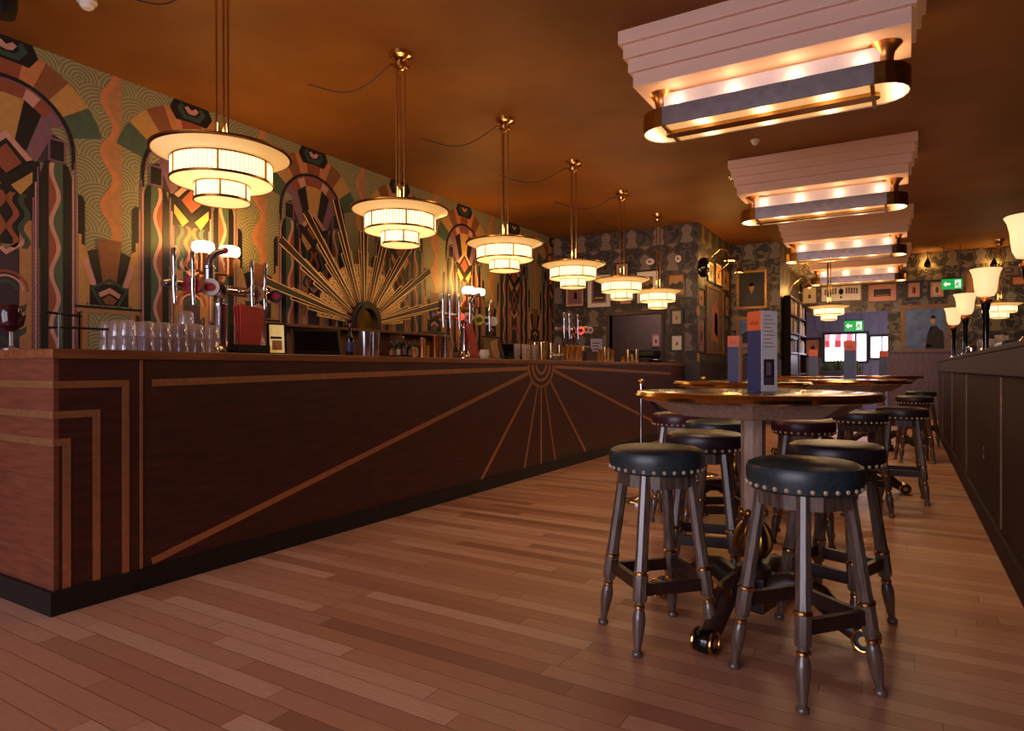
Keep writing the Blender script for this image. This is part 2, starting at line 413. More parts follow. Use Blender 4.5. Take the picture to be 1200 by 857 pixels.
    # dark square block
    rect(.275, .40, 2.69, 2.87, 'm_mauve', 5); rect(.29, .385, 2.705, 2.855, 'm_black', 6)
    # orange ribbon and keystone fan between two arches (centre s = .73)
    if hi > .5:
        c0 = .73
        A = []; B = []; D = []
        for k in range(47):
            z = 2.12+.03075*k; w = .05*math.sin((z-2.1)*2*PI/.44)
            A.append((c0-.028+w, z)); B.append((c0+.028+w, z)); D.append((c0+.105, z))
        strip(B, D, 'm_tan', .5, False); strip(A, B, 'm_orange', 2, False)
        def cp(pts, m, L):
            for sg in (1, -1): mb.add([P(c0+sg*a, b, L) for a, b in pts], [list(range(len(pts)))], MI[m])
        cp([(0,1.78),(.055,1.78),(.1,2.15),(0,2.15)], 'm_brown', 5)
        cp([(.055,1.78),(.1,2.06),(.175,2.03),(.1,1.78)], 'm_black', 4.5)
        cp([(.1,1.76),(.17,1.98),(.2,1.94),(.15,1.76)], 'm_pink', 4.7)
        cp([(0,1.6),(.175,1.6),(.175,1.79),(0,1.79)], 'm_black', 3)
        cp([(0,1.83),(.155,1.74),(.07,1.59),(.05,1.6),(.125,1.735),(0,1.80)], 'm_dgreen', 6)
        cp([(0,1.75),(.09,1.70),(.075,1.665),(0,1.705)], 'm_pink', 6); cp([(0,1.69),(.06,1.65),(.03,1.61),(0,1.61)], 'm_brown', 6)
        cp([(0,1.57),(.27,1.57),(.27,1.59),(0,1.59)], 'm_black', 6); cp([(0,1.535),(.25,1.535),(.25,1.57),(0,1.57)], 'm_tan', 5)
        cp([(.17,1.1),(.25,1.1),(.25,1.54),(.17,1.54)], 'm_tan', 4)
        cp([(.21,1.1),(.225,1.1),(.225,1.54),(.21,1.54)], 'm_brown', 5)
for k in range(7): mural(.74+1.46*k)
mural(.74+1.46*7, hi=0)
struct(mb.build('wall_left', [M['scallop']]+[M[k] for k in MUR]))

# back wall behind the far end of the bar, with a doorway into the back kitchen
hx0 = at(714.5, 400, 1, Y1).x; hx1 = at(775, 400, 1, Y1).x; hz = at(740, 369, 1, Y1).z
mb = MB(); mb.box(WX, hx0, Y1, Y1+.12, 0, CE); mb.box(hx1, X2, Y1, Y1+.12, 0, CE); mb.box(hx0, hx1, Y1, Y1+.12, hz, CE)
struct(mb.build('wall_back', M['damask']))
mb = MB(); mb.box(hx0-.06, hx0, Y1-.02, Y1+.13, 0, hz+.06); mb.box(hx1, hx1+.05, Y1-.02, Y1+.13, 0, hz+.06); mb.box(hx0, hx1, Y1-.02, Y1+.13, hz, hz+.06)
struct(mb.build('trim_1', M['walnut']))
mb = MB(); mb.box(hx0-.6, X2-.12, Y1+1.5, Y1+1.6, 0, CE); mb.box(hx0-.7, hx0-.6, Y1+.12, Y1+1.6, 0, CE)
struct(mb.build('wall_kitchen', M['wallplain']))
# wall returns toward the far end
mb = MB(); mb.box(X2-.12, X2, Y1+.121, Y2, 0, CE); struct(mb.build('wall_return', M['damask2']))
mb = MB(); mb.box(X2-.12, X3, Y2, Y2+.12, 0, CE); struct(mb.build('wall_portrait', M['damask2']))
mb = MB(); mb.box(X3-.12, X3, Y2+.121, Y3+.12, 0, CE); struct(mb.build('wall_bookcase', M['damask2']))
mb = MB(); mb.box(X2-.015, X2+.02, Y1-.025, Y1+.0, 1.15, 2.35); struct(mb.build('trim_2', M['gilt']))  # gilt colour stands in for lamp glow on the wooden corner edge
ox0, ox1, oz = -1.95, -.31, 2.33
mb = MB(); mb.box(X3, ox0, Y3, Y3+.12, 0, CE); mb.box(ox1, 6.0, Y3, Y3+.12, 0, CE); mb.box(ox0, ox1, Y3, Y3+.12, oz, CE)
struct(mb.build('wall_far', M['damask2']))
mb = MB(); mb.box(ox1+.02, 6.0, Y3-.03, Y3, 0, 1.42); mb.box(ox1+.02, 6.0, Y3-.05, Y3, 1.42, 1.46)
struct(mb.build('trim_3', M['panel2_lit']))
mb = MB(); mb.box(X3+.02, ox0-.02, Y3-.03, Y3, 0, 1.3); mb.box(X2, X3+.03, Y2-.03, Y2, 0, 1.25); mb.box(X2, X2+.03, Y1, Y2-.03, 0, 1.2); mb.box(X3, X3+.03, Y2, Y3-.03, 0, 1.25)
mb.box(hx1+.06, X2+.03, Y1-.03, Y1, 0, 1.2)
struct(mb.build('trim_4', M['walnut']))
# vestibule beyond the far opening: grey boarding with two glazed openings
VY = 19.5
w1 = (at(966,0,1,VY).x, at(1016,0,1,VY).x, at(990,424,1,VY).z, at(990,391,1,VY).z)
w2 = (at(1019.5,0,1,VY).x, at(1042,0,1,VY).x, at(1030,420,1,VY).z, at(1030,394,1,VY).z)
mb = MB()
mb.box(-3.4, w1[0], VY, VY+.12, 0, CE); mb.box(w1[1], w2[0], VY, VY+.12, 0, CE); mb.box(w2[1], 1.6, VY, VY+.12, 0, CE)
for w in (w1, w2): mb.box(w[0], w[1], VY, VY+.12, 0, w[2]); mb.box(w[0], w[1], VY, VY+.12, w[3], CE)
for k in range(26): mb.box(-3.4+k*.19, -3.385+k*.19, VY-.008, VY, 0, w1[2]-.1); mb.box(-3.4+k*.19, -3.385+k*.19, VY-.008, VY, w1[3]+.1, CE)
struct(mb.build('wall_vestibule', M['greypanel']))
mb = MB(); mb.box(-3.5, -3.4, Y3+.12, VY, 0, CE); mb.box(1.6, 1.7, Y3+.12, VY, 0, .6); struct(mb.build('wall_side', M['greypanel']))  # unseen right side kept low, opened up to add daylight in the lobby
q = N('window_pane'); q.set(Base_Color=(1,1,1,1), Roughness=.0, Transmission_Weight=1, IOR=1.02, Alpha=.35); q.bump(q.noise(q.obj(), 2, 2), .01, .001); M['pane'] = q.mat
for i, w in enumerate((w1, w2)):
    mb = MB(); f_ = .045
    mb.box(w[0]-f_, w[0]+.02, VY-.04, VY+.06, w[2]-f_, w[3]+f_); mb.box(w[1]-.02, w[1]+f_, VY-.04, VY+.06, w[2]-f_, w[3]+f_)
    mb.box(w[0]+.02, w[1]-.02, VY-.04, VY+.06, w[2]-f_, w[2]+.02); mb.box(w[0]+.02, w[1]-.02, VY-.04, VY+.06, w[3]-.02, w[3]+f_)
    if i == 0: mb.box(w[0]+.72*(w[1]-w[0]), w[0]+.76*(w[1]-w[0]), VY, VY+.04, w[2], w[3])
    else: mb.box(w[0]+.6*(w[1]-w[0]), w[0]+.66*(w[1]-w[0]), VY, VY+.04, w[2], w[3])
    wo = struct(mb.build('window_%d' % (i+1), M['frame_black']))
    mp = MB(); mp.box(w[0], w[1], VY+.02, VY+.026, w[2], w[3]); mp.build('pane', M['pane'], wo)
# right side and the glazed street front behind the camera
mb = MB(); mb.box(6.0, 6.1, -3.5, 16.42, 0, CE); struct(mb.build('wall_right', M['wallplain']))
FY = -3.4
mb = MB(); mb.box(-6.1, 6.1, FY-.12, FY, 0, .45); mb.box(-6.1, 6.1, FY-.12, FY, 3.05, CE)
mb.box(-6.1, -4.4, FY-.12, FY, .45, 3.05); mb.box(-2.1, -1.9, FY-.12, FY, .45, 3.05); mb.box(.4, 6.1, FY-.12, FY, .45, 3.05)
struct(mb.build('wall_front', M['walnut']))

# ------------------------------------------------------------------ bar counter
BX, BY0, BY1 = -3.19, 1.415, 10.93; BB = -3.86
bar = thing('bar_counter', 'long dark mahogany bar with brass sunray inlay, black plinth and wooden top', 'bar', (BX, BY0, 0))
def bp(mb_, name, m, **kw):
    o = mb_.build(name, m, bar, **kw); o.matrix_parent_inverse = Matrix.Translation((-BX, -BY0, 0)); return o
YS = at(165, 500, 0, BX).y
mb = MB(); mb.box(BX-.05, BX, BY0+.02, YS, .10, 1.125); mb.box(BX-.05, BX, YS+.006, BY1, .10, 1.125); bp(mb, 'front_panel', M['mahogany'])
mb = MB(); mb.box(BB, BX, BY0, BY0+.02, .10, 1.125); bp(mb, 'end_panel', M['bar_end_lit'])
mb = MB(); mb.box(BB, BB+.03, BY0+.02, BY1, 0, 1.125); bp(mb, 'back_panel', M['walnut'])
mb = MB(); mb.box(BB, BX+.02, BY0-.02, BY1, 0, .104); bp(mb, 'plinth', M['plinth'])
mb = MB(); mb.box(BB-.02, BX+.012, BY0-.012, BY1+.04, 1.1235, 1.168); bp(mb, 'worktop', M['bar_top'], bevel=.006)
mb = MB(); mb.box(BX-.001, BX+.004, YS-.006, YS+.008, .104, 1.12); bp(mb, 'seam_strip', M['inlay'])
fr = lambda u, v, d: (BX+d, u, v)
def bandseg(mb_, p, q_, w, d0=-.001, d1=.004):
    (u0, v0), (u1, v1) = p, q_; L = math.hypot(u1-u0, v1-v0); nx, nz = -(v1-v0)/L*w/2, (u1-u0)/L*w/2
    mb_.prism([(u0+nx,v0+nz),(u1+nx,v1+nz),(u1-nx,v1-nz),(u0-nx,v0-nz)], fr, d0, d1)
def F2(px, py): p_ = at(px, py, 0, BX); return (p_.y, p_.z)
for px, py in ((147, 449.5), (113, 484), (78, 518)):
    u, v = F2(px, py); w = .032; mb = MB()
    mb.prism([(BY0,v-w/2),(u+w/2,v-w/2),(u+w/2,v+w/2),(BY0,v+w/2)], fr, -.001, .004)
    mb.prism([(u-w/2,.104),(u+w/2,.104),(u+w/2,v-w/2),(u-w/2,v-w/2)], fr, -.001, .004)
    mb.box(BB, BX+.004, BY0-.004, BY0+.001, v-w/2, v+w/2)
    bp(mb, 'corner_inlay', M['inlay'])
SY, SZ = F2(634, 427); SZ = 1.118
for (px0, py0), (px1, py1), w in (((178,449),(618,432),.036), ((178,658),(620,437),.034), ((562,566),(624,446),.03), ((614,552),(630,452),.024),
        ((634,547),(634,453),.022), ((651,543),(638,452),.022), ((688,533),(644,446),.03), ((648,434),(805,514),.034), ((650,430),(786,438),.034)):
    mb = MB(); bandseg(mb, F2(px0, py0), F2(px1, py1), w); bp(mb, 'ray_inlay', M['inlay'])
mb = MB()
for r in (.185, .125, .065):
    for k in range(12):
        a0, a1 = PI+PI*k/12, PI+PI*(k+1)/12
        mb.prism([(SY+r*1.35*math.cos(a0),SZ+r*1.15*math.sin(a0)),(SY+(r+.026)*1.35*math.cos(a0),SZ+(r+.026)*1.15*math.sin(a0)),
                  (SY+(r+.026)*1.35*math.cos(a1),SZ+(r+.026)*1.15*math.sin(a1)),(SY+r*1.35*math.cos(a1),SZ+r*1.15*math.sin(a1))], fr, -.001, .004)
bp(mb, 'sun_inlay', M['inlay'])
TOP = 1.168

# ------------------------------------------------------------------ back bar
bb = thing('back_bar_counter', 'low wooden counter running along the mural wall behind the bar', 'counter', (-5.45, 6, 0))
mb = MB(); mb.box(WX+.015, -5.27, .3, 10.95, 0, 1.17); o = mb.build('body', M['walnut'], bb); o.matrix_parent_inverse = Matrix.Translation((5.45, -6, 0))
mb = MB(); mb.box(WX+.015, -5.22, .3, 10.95, 1.17, 1.21); o = mb.build('counter_top', M['backbar'], bb, bevel=.005); o.matrix_parent_inverse = Matrix.Translation((5.45, -6, 0))
ga = thing('back_bar_gantry', 'wooden gantry shelf on the back counter under the golden sunburst', 'shelf', (-5.45, 5.7, 1.21))
def gp(mb_, n_, m, **kw): o = mb_.build(n_, m, ga, **kw); o.matrix_parent_inverse = Matrix.Translation((5.45, -5.7, -1.21)); return o
mb = MB(); mb.box(-5.6, -5.56, 4.25, 7.2, 1.21, 1.51); gp(mb, 'back_board', M['backbar'])
for y in (4.25, 5.2, 6.25, 7.16): mb = MB(); mb.box(-5.56, -5.38, y, y+.04, 1.21, 1.51); gp(mb, 'upright', M['backbar'])
mb = MB(); mb.box(-5.62, -5.36, 4.2, 7.25, 1.51, 1.54); gp(mb, 'shelf_board', M['backbar'], bevel=.004)

# sunburst
SBX, SBY, SBZ = -5.52, 5.73, 1.54
sb = thing('sunburst_panel', 'golden stepped sunburst with arched mirror standing against the mural wall', 'wall decoration', (SBX, SBY, SBZ))
sp = lambda u, v, d: (d, u, v)
gold = M['copper']
M['sun_wood'] = wood('sunburst_wood', '#200e08', '#361a0e', .4, (1, 6, 6), 6)
M['sun_gold'] = mat('sunburst_gold', '#e8bc7c', .35, .45, var=.12)
for k in range(9):
    a = math.radians(166-19*k); cs, sn = math.cos(a), math.sin(a)
    def RT_(r, t): return (r*cs-t*sn, .06+r*sn+t*cs)
    def seg(mb_, p0, p1, w, d0, d1, m=0):
        (u0, v0), (u1, v1) = p0, p1; L = math.hypot(u1-u0, v1-v0); nx, nz = -(v1-v0)/L*w/2, (u1-u0)/L*w/2
        mb_.prism([(u0+nx,v0+nz),(u1+nx,v1+nz),(u1-nx,v1-nz),(u0-nx,v0-nz)], sp, d0, d1, m)
    mb = MB()
    mb.prism([RT_(.24,-.012), RT_(1.46,-.042), RT_(1.46,.042), RT_(.24,.012)], sp, .03, .055, 0)
    for sg in (1, -1): seg(mb, RT_(.24, sg*.012), RT_(1.46, sg*.042), .009, .05, .058, 1)
    ray = mb.build('ray', [M['sun_wood'], M['sun_gold']], sb)
    mb = MB()
    for (rr, tw, d) in ((1.10, .062, .03), (.86, .084, .02)):
        mb.prism([RT_(.24,-.016), RT_(rr,-tw), RT_(rr,tw), RT_(.24,.016)], sp, d-.02, d, 0)
        for sg in (1, -1):
            seg(mb, RT_(.24, sg*.016), RT_(rr, sg*tw), .009, d, d+.008, 1)
            seg(mb, RT_(rr, sg*tw), RT_(rr, sg*.036), .010, d, d+.008, 1)
    mb.build('step_frame', [M['sun_wood'], M['sun_gold']], ray)
    edge = lambda r: .016+(r-.24)/.62*.068
    for sg in (1, -1):
        mb = MB()
        for j in range(6):
            r = .30+.068*j; r2 = r+.064
            seg(mb, RT_(r, sg*(edge(r)+.004)), RT_(r2, sg*r2*.164), .010, .012, .024); seg(mb, RT_(r, sg*r*.164), RT_(r2, sg*(edge(r2)+.004)), .010, .012, .024)
        seg(mb, RT_(.29, sg*.29*.163), RT_(.71, sg*.71*.163), .008, .010, .022); seg(mb, RT_(.70, sg*.12), RT_(.70, sg*.066), .010, .012, .024)
        mb.build('lattice', M['sun_gold'], ray)
def archpts(r, h, n=16): return [(r, 0)]+[(r*math.cos(PI*i/n), h+r*math.sin(PI*i/n)) for i in range(n+1)]+[(-r, 0)]
mb = MB()
for r0, r1, d, in ((.15, .19, .11), (.19, .235, .09)):
    A = archpts(r0, .10); B = archpts(r1, .10)
    for i in range(len(A)-1): mb.prism([A[i], B[i], B[i+1], A[i+1]], sp, .0, d)
mb.build('arch_surround', M['sun_wood'], sb)
M['mirror'] = mat('amber_mirror', '#d8a048', .12, 1, var=.3, scale=5)
mb = MB(); mb.prism(archpts(.152, .10), sp, .02, .06); mb.build('mirror', M['mirror'], sb)

# ------------------------------------------------------------------ pendants
def ringwall(mb, r, z0, z1, t=.006, n=48, m=0): mb.lathe([(r, z0), (r, z1), (r-t, z1), (r-t, z0), (r, z0)], n, m=m, cap=False)
def make_pendant(label):
    t = thing('pendant_lamp', label, 'lamp', (0,0,0), 0, 'tiered pendant lamps')
    mb = MB(); mb.lathe([(.27,2.262),(.37,2.305),(.375,2.312),(.37,2.318),(.268,2.275)], 56, cap=False); mb.build('rim', M['lamprim'], t)
    mb = MB(); mb.lathe([(.366,2.302),(.38,2.308),(.38,2.318),(.366,2.318)], 56, cap=False); mb.build('rim_edge', M['oldbrass'], t)
    # ribbed drum
    for r, z0, z1, nm in ((.272, 2.145, 2.255, 'upper_drum'), (.148, 2.04, 2.128, 'lower_drum')):
        mb = MB(); n = 72; vs = []; fs = []
        for i in range(n):
            a = 2*PI*i/n; rr = r*(1.0 if i % 2 else .985)
            vs += [(rr*math.cos(a), rr*math.sin(a), z0), (rr*math.cos(a), rr*math.sin(a), z1)]
        for i in range(n): j = (i+1) % n; fs.append((2*i, 2*j, 2*j+1, 2*i+1))
        mb.add(vs, fs, 0); dr = mb.build(nm, M['lampglass'], t)
        mb = MB(); ringwall(mb, r+.006, z0-.006, z0+.008); ringwall(mb, r+.004, z1-.002, z1+.006, .005)
        for i in range(6):
            a = 2*PI*i/6+.35; mb.box(r*math.cos(a)-.004, r*math.cos(a)+.004, r*math.sin(a)-.004, r*math.sin(a)+.004, z0, z1)
        mb.build('band', M['oldbrass'], dr)
    mb = MB(); mb.lathe([(.0,2.13),(.27,2.143),(.27,2.148),(0,2.148)], 48, cap=False); mb.build('upper_plate', M['lampplate'], t)
    mb = MB(); mb.lathe([(.0,2.022),(.08,2.027),(.147,2.038),(.147,2.042),(0,2.042)], 48, cap=False); mb.build('lower_plate', M['lampplate'], t)
    for i in range(3):
        a = 2*PI*i/3+.3; x, y = .035*math.cos(a), .035*math.sin(a)
        mb = MB(); mb.tube([(x, y, 2.26), (x, y, 3.44)], .0075, 8); mb.build('stem', M['brass'], t)
    mb = MB(); mb.lathe([(.0,3.40),(.05,3.42),(.055,3.45),(.03,3.47),(.085,3.50),(.09,CE),(0,CE)], 24, cap=False)
    mb.box(-.11, .11, -.008, .008, 3.46, 3.475); mb.box(-.008, .008, -.11, .11, 3.46, 3.475); mb.build('canopy', M['brass'], t)
    mb = MB(); pts = [(-.09,0,3.47)]+[(-.09-.95*k/12, .05*math.sin(k/4), 3.47-.12*math.sin(PI*k/12)**1.2+.055*k/12) for k in range(1, 13)]
    mb.tube(pts, .005, 6); mb.build('cable', M['ink'], t)
    mb = MB(); mb.lathe([(0,2.262),(.12,2.262),(.15,2.30),(.11,2.34),(0,2.345)], 24, cap=False); mb.build('bulb_housing', M['oldbrass'], t)
    return t
PX, PY0, PS = -3.36, 2.36, 1.545
ordn = ['first', 'second', 'third', 'fourth', 'fifth', 'sixth']
pend = None; plights = []
for k in range(6):
    lab = ['tiered glowing pendant lamp over the bar above the big tumbler stack, largest in the row',
           'tiered glowing pendant lamp above the right rays of the golden sunburst, second along the bar',
           'tiered glowing pendant lamp beside the lit wall sconce, third along the bar',
           'tiered glowing pendant lamp above the gold tins, fourth along the bar',
           'tiered glowing pendant lamp in front of a white mounted picture, fifth along the bar',
           'tiered glowing pendant lamp at the far bar end, smallest of the six in the row'][k]
    loc = (PX, PY0+PS*k, 0)
    if k == 0: pend = make_pendant(lab); pend.location = loc
    else: dup(pend, loc, 0, lab)
    plights.append(loc)
dup(pend, (1.55, 15.4, 0), 0, 'tiered glowing pendant lamp beyond the right-hand partition, near the tulip lamps'); plights.append((1.55, 15.4, 0))
dup(pend, (-1.28, 14.3, 0), 0, 'tiered glowing pendant lamp hanging in front of the opening to the grey lobby'); plights.append((-1.28, 14.3, 0))

def light(name, kind, loc, energy, color, size=.1, rot=None, **kw):
    d = bpy.data.lights.new(name, kind); d.energy = energy; d.color = color
    if kind == 'POINT' or kind == 'SPOT': d.shadow_soft_size = size
    if kind == 'AREA':
        d.shape = 'RECTANGLE'; d.size, d.size_y = size
    for k_, v_ in kw.items(): setattr(d, k_, v_)
    o = bpy.data.objects.new(name, d); C.objects.link(o); o.location = loc
    if rot: o.rotation_euler = rot
    return o
WARM = (1, .62, .28)
for x, y, z in plights:
    light('pendant_uplight', 'POINT', (x, y, 2.45), 12, WARM, .1)

# ------------------------------------------------------------------ stepped ceiling boxes and trough lights
def stad(x0, x1, yc, r, n=10):
    return [(x1-r+r*math.cos(-PI/2+PI*i/n), yc+r*math.sin(-PI/2+PI*i/n)) for i in range(n+1)]+[(x0+r+r*math.cos(PI/2+PI*i/n), yc+r*math.sin(PI/2+PI*i/n)) for i in range(n+1)]
FX = [4.80, 8.25, 11.70, 15.15]
trough = None
for k, yc in enumerate(FX):
    mb = MB(); cx = -.83; hw, hd = .87, .255
    for i in range(4):
        g = .028*(3-i)
        mb.box(cx-hw-g, cx+hw+g, yc-hd-g, yc+hd+g, CE-.0975*(i+1)-(.004 if i == 3 else 0), CE-.0975*i)
    struct(mb.build('trim_%d' % (5+k), M['soffit'], bevel=.004))
    bz = CE-.394
    if k == 0:
        t = trough = thing('trough_light', 'long brass and chrome trough light under the nearest stepped ceiling box', 'ceiling light', (cx, yc, bz), 0, 'trough lights under the stepped ceiling boxes')
        for sx in (-1, 1):
            mb = MB(); mb.lathe([(.05,-.20),(.05,-.09),(.058,-.05),(.085,-.015),(.10,0)], 28, (sx*.725, -.02)); mb.build('end_column', M['copper'], t)
        mb = MB(); mb.box(-.70, .70, -.07, -.06, -.20, -.02); mb.box(-.70, .70, .02, .03, -.20, -.02); mb.build('back_plate', M['plate_sheen'], t)
        mb = MB(); A = stad(-.87, .87, 0, .20); B = stad(-.862, .862, 0, .192); n = len(A)
        for i in range(n):
            j = (i+1) % n
            e_ = 0 if i in (n//2-1, n-1) else 1; mb.add([(*A[i],-.30),(*A[j],-.30),(*A[j],-.165),(*A[i],-.165)], [(0,1,2,3)], e_, True)
            mb.add([(*B[i],-.30),(*B[j],-.30),(*B[j],-.165),(*B[i],-.165)], [(3,2,1,0)], 0, True)
            mb.add([(*A[i],-.30),(*A[j],-.30),(*B[j],-.30),(*B[i],-.30)], [(3,2,1,0)]); mb.add([(*A[i],-.165),(*A[j],-.165),(*B[j],-.165),(*B[i],-.165)], [(0,1,2,3)])
        mb.build('ring_band', [M['steel'], M['oldbrass']], t)
        mb = MB(); mb.prism(stad(-.86, .86, 0, .19), lambda u, v, d: (u, v, d), -.292, -.28); mb.build('diffuser', M['trough'], t)
        mb = MB(); mb.prism(stad(-.70, .70, 0, .05), lambda u, v, d: (u, v, d), -.318, -.292)
        for sx in (-1, 1): mb.box(sx*.66-.012, sx*.66+.012, -.2, .2, -.31, -.293)
        mb.build('centre_bar', M['oldbrass'], t)
        mb = MB()
        for i in range(4): mb.ball((-.48+.32*i, -.12, -.235), .035)
        for i in range(4): mb.ball((-.48+.32*i, .10, -.235), .035)
        mb.build('bulb', M['bulb'], t)
    else:
        dup(trough, (cx, yc, bz), 0, ['', 'long brass and chrome trough light under the second stepped ceiling box', 'long trough light under the third stepped ceiling box',
            'small distant trough light under the stepped box above the framed sign'][k])
    for dx in (-.6, -.2, .2, .6): light('trough_bulb', 'POINT', (cx+dx, yc-.13, bz-.085), .55, (1, .66, .34), .02)
    light('trough_glow', 'AREA', (cx, yc+.12, bz-.17), 6, (1, .62, .28), (1.5, .08), (PI, 0, 0))
    light('trough_down', 'AREA', (cx, yc, bz-.325), 22, (1, .68, .36), (1.5, .3))

# small ceiling fittings
def ceil_fit(px, py, name, label, cat, r, h, m):
    p_ = at(px, py, 2, CE)
    t = thing(name, label, cat, (p_.x, p_.y, CE))
    mb = MB(); mb.lathe([(r*1.1,0),(r*1.1,-h*.3)], 20); mb.build('base', m, t)
    mb = MB(); mb.lathe([(r*.8,-h*.3),(r*.8,-h*.7),(r*.5,-h),(0,-h)], 20, cap=False); mb.build('sensor_head', m, t)
ceil_fit(102, 0, 'smoke_detector', 'white smoke detector on the ceiling at the top left edge', 'smoke detector', .055, .06, M['white'])
ceil_fit(885, 164, 'smoke_detector', 'small white smoke detector between the first two ceiling boxes', 'smoke detector', .045, .05, M['white'])
ceil_fit(857, 206, 'sprinkler_head', 'tiny ceiling sprinkler left of the second stepped box', 'sprinkler', .03, .05, M['steel'])
p_ = at(2, 2, 2, 3.40)
t = thing('ceiling_speaker', 'black ceiling speaker in the top left corner above the mural', 'speaker', (p_.x, p_.y, 3.40))
mb = MB(); mb.lathe([(.07,-.09),(.085,-.02),(.085,.06),(.05,.1),(0,.1)], 20); mb.build('housing', M['black'], t)
mb = MB(); mb.tube([(0,0,.1),(0,0,.13)], .015, 8); mb.build('bracket', M['black'], t)

# ------------------------------------------------------------------ sconces on the mural wall
for (y, z, lab) in ((3.78, 2.16, 'lit twin-shade brass wall sconce on the mural behind the near beer tap tower'), (8.0, 2.2, 'lit twin-shade brass wall sconce on the mural behind the second beer tap tower')):
    t = thing('wall_sconce', lab, 'wall lamp', (WX, y, z), 0, 'twin wall sconces')
    mb = MB(); mb.lathe([(.06,0),(.06,.012),(.03,.02)], 20); o = mb.build('wall_plate', M['oldbrass'], t); o.rotation_euler = (0, PI/2, 0); o.location = (.012, 0, -.22)
    mb = MB(); mb.tube([(.02,0,-.22),(.12,0,-.24),(.2,0,-.2)], .012, 8); mb.tube([(.2,-.13,-.2),(.2,.13,-.2)], .012, 8)
    mb.build('arm', M['oldbrass'], t)
    for sy in (-1, 1):
        mb = MB(); mb.lathe([(.03,-.22),(.045,-.19),(.038,-.07),(.05,-.04),(.05,-.03)], 18, (.2, sy*.135)); mb.build('lamp_holder', M['copper'], t)
        mb = MB(); mb.lathe([(.05,-.03),(.085,-.015),(.098,.02),(.09,.06),(.06,.075),(0,.078)], 24, (.2, sy*.135)); mb.build('lamp_shade', M['sconce'], t)
    light('sconce_light', 'POINT', (WX+.3, y, z+.16), 36, (1, .5, .11), .06)

# ------------------------------------------------------------------ bar stools
def make_stool(label, leather, skip=None):
    t = thing('bar_stool', label, 'stool', (0,0,0), 0, 'nailhead bar stools around the high tables')
    mb = MB(); mb.lathe([(0,.668),(.176,.668),(.184,.674),(.187,.69),(.190,.71),(.190,.735),(.184,.750),(.165,.760),(.08,.766),(0,.767)], 44, cap=False); mb.build('seat', leather, t)
    mb = MB(); mb.ball((0, 0, 0), .0085, 8); nail = mb.build('nail_head', M['nail'], t, loc=(.185, 0, .684))
    for i in range(1, 30):
        a = 2*PI*i/30; nl = nail.copy(); C.objects.link(nl); nl.parent = t; nl.location = (.185*math.cos(a), .185*math.sin(a), .684)
    mb = MB(); mb.lathe([(.155,.615),(.155,.672),(.13,.672),(.13,.615),(.155,.615)], 8, smooth=False, cap=False, rot=PI/8); mb.build('seat_frame', M['stool_wood'], t)
    for k in range(4):
        a = PI/4+k*PI/2; top = Vector((.135*math.cos(a), .135*math.sin(a), .672)); bot = Vector((.232*math.cos(a), .232*math.sin(a), 0))
        ax = bot-top; L = ax.length; zc = -ax.normalized()
        tang = Vector((-math.sin(a), math.cos(a), 0)); xx = tang.cross(zc).normalized()
        Mx = Matrix((( xx.x, tang.x, zc.x, bot.x), (xx.y, tang.y, zc.y, bot.y), (xx.z, tang.z, zc.z, bot.z), (0,0,0,1)))
        def oct_(w): c = w*.36; return [(w,c),(c,w),(-c,w),(-w,c),(-w,-c),(-c,-w),(c,-w),(w,-c)]
        mb = MB(); mb.M = Mx
        rings = [(.0235,.20),(.026,.21),(.026,.30),(.023,.34),(.021,.68)]
        vs = []; fs = []
        for w, z in rings: vs += [(x, y, z) for x, y in oct_(w)]
        for j in range(len(rings)-1):
            for i in range(8): i2 = (i+1) % 8; fs.append((j*8+i, j*8+i2, j*8+8+i2, j*8+8+i))
        fs.append(tuple(range(8))[::-1]); fs.append(tuple(range((len(rings)-1)*8, len(rings)*8)))
        mb.add(vs, fs)
        mb.lathe([(.019,0),(.022,.006),(.020,.016),(.013,.024),(.015,.04),(.023,.10),(.025,.135),(.021,.16),(.015,.175),(.018,.20)], 18)
        leg = mb.build('leg', M['stool_wood'], t)
        for z, r in ((.178,.0205),(.302,.03)):
            mb = MB(); mb.M = Mx; mb.lathe([(r-.006,z-.01),(r,z-.004),(r,z+.004),(r-.006,z+.01)], 18); mb.build('brass_ring', M['brass'], leg)
    f_ = lambda a, z: (( .232-(.232-.135)*z/.672)*math.cos(a), (.232-(.232-.135)*z/.672)*math.sin(a), z)
    for k in range(4):
        if k == skip: continue
        a0, a1 = PI/4+k*PI/2, PI/4+(k+1)*PI/2; z = .255 if k % 2 else .24
        p0, p1 = Vector(f_(a0, z)), Vector(f_(a1, z)); d = (p1-p0).normalized(); nn = Vector((-d.y, d.x, 0))*.011
        mb = MB(); up = Vector((0,0,.024)); e0, e1 = p0+d*.015, p1-d*.015
        mb.add([e0-nn-up,e1-nn-up,e1+nn-up,e0+nn-up,e0-nn+up,e1-nn+up,e1+nn+up,e0+nn+up], [(0,3,2,1),(4,5,6,7),(0,1,5,4),(1,2,6,5),(2,3,7,6),(3,0,4,7)])
        mb.build('stretcher', M['walnut'], t)
    return t
protos = {}
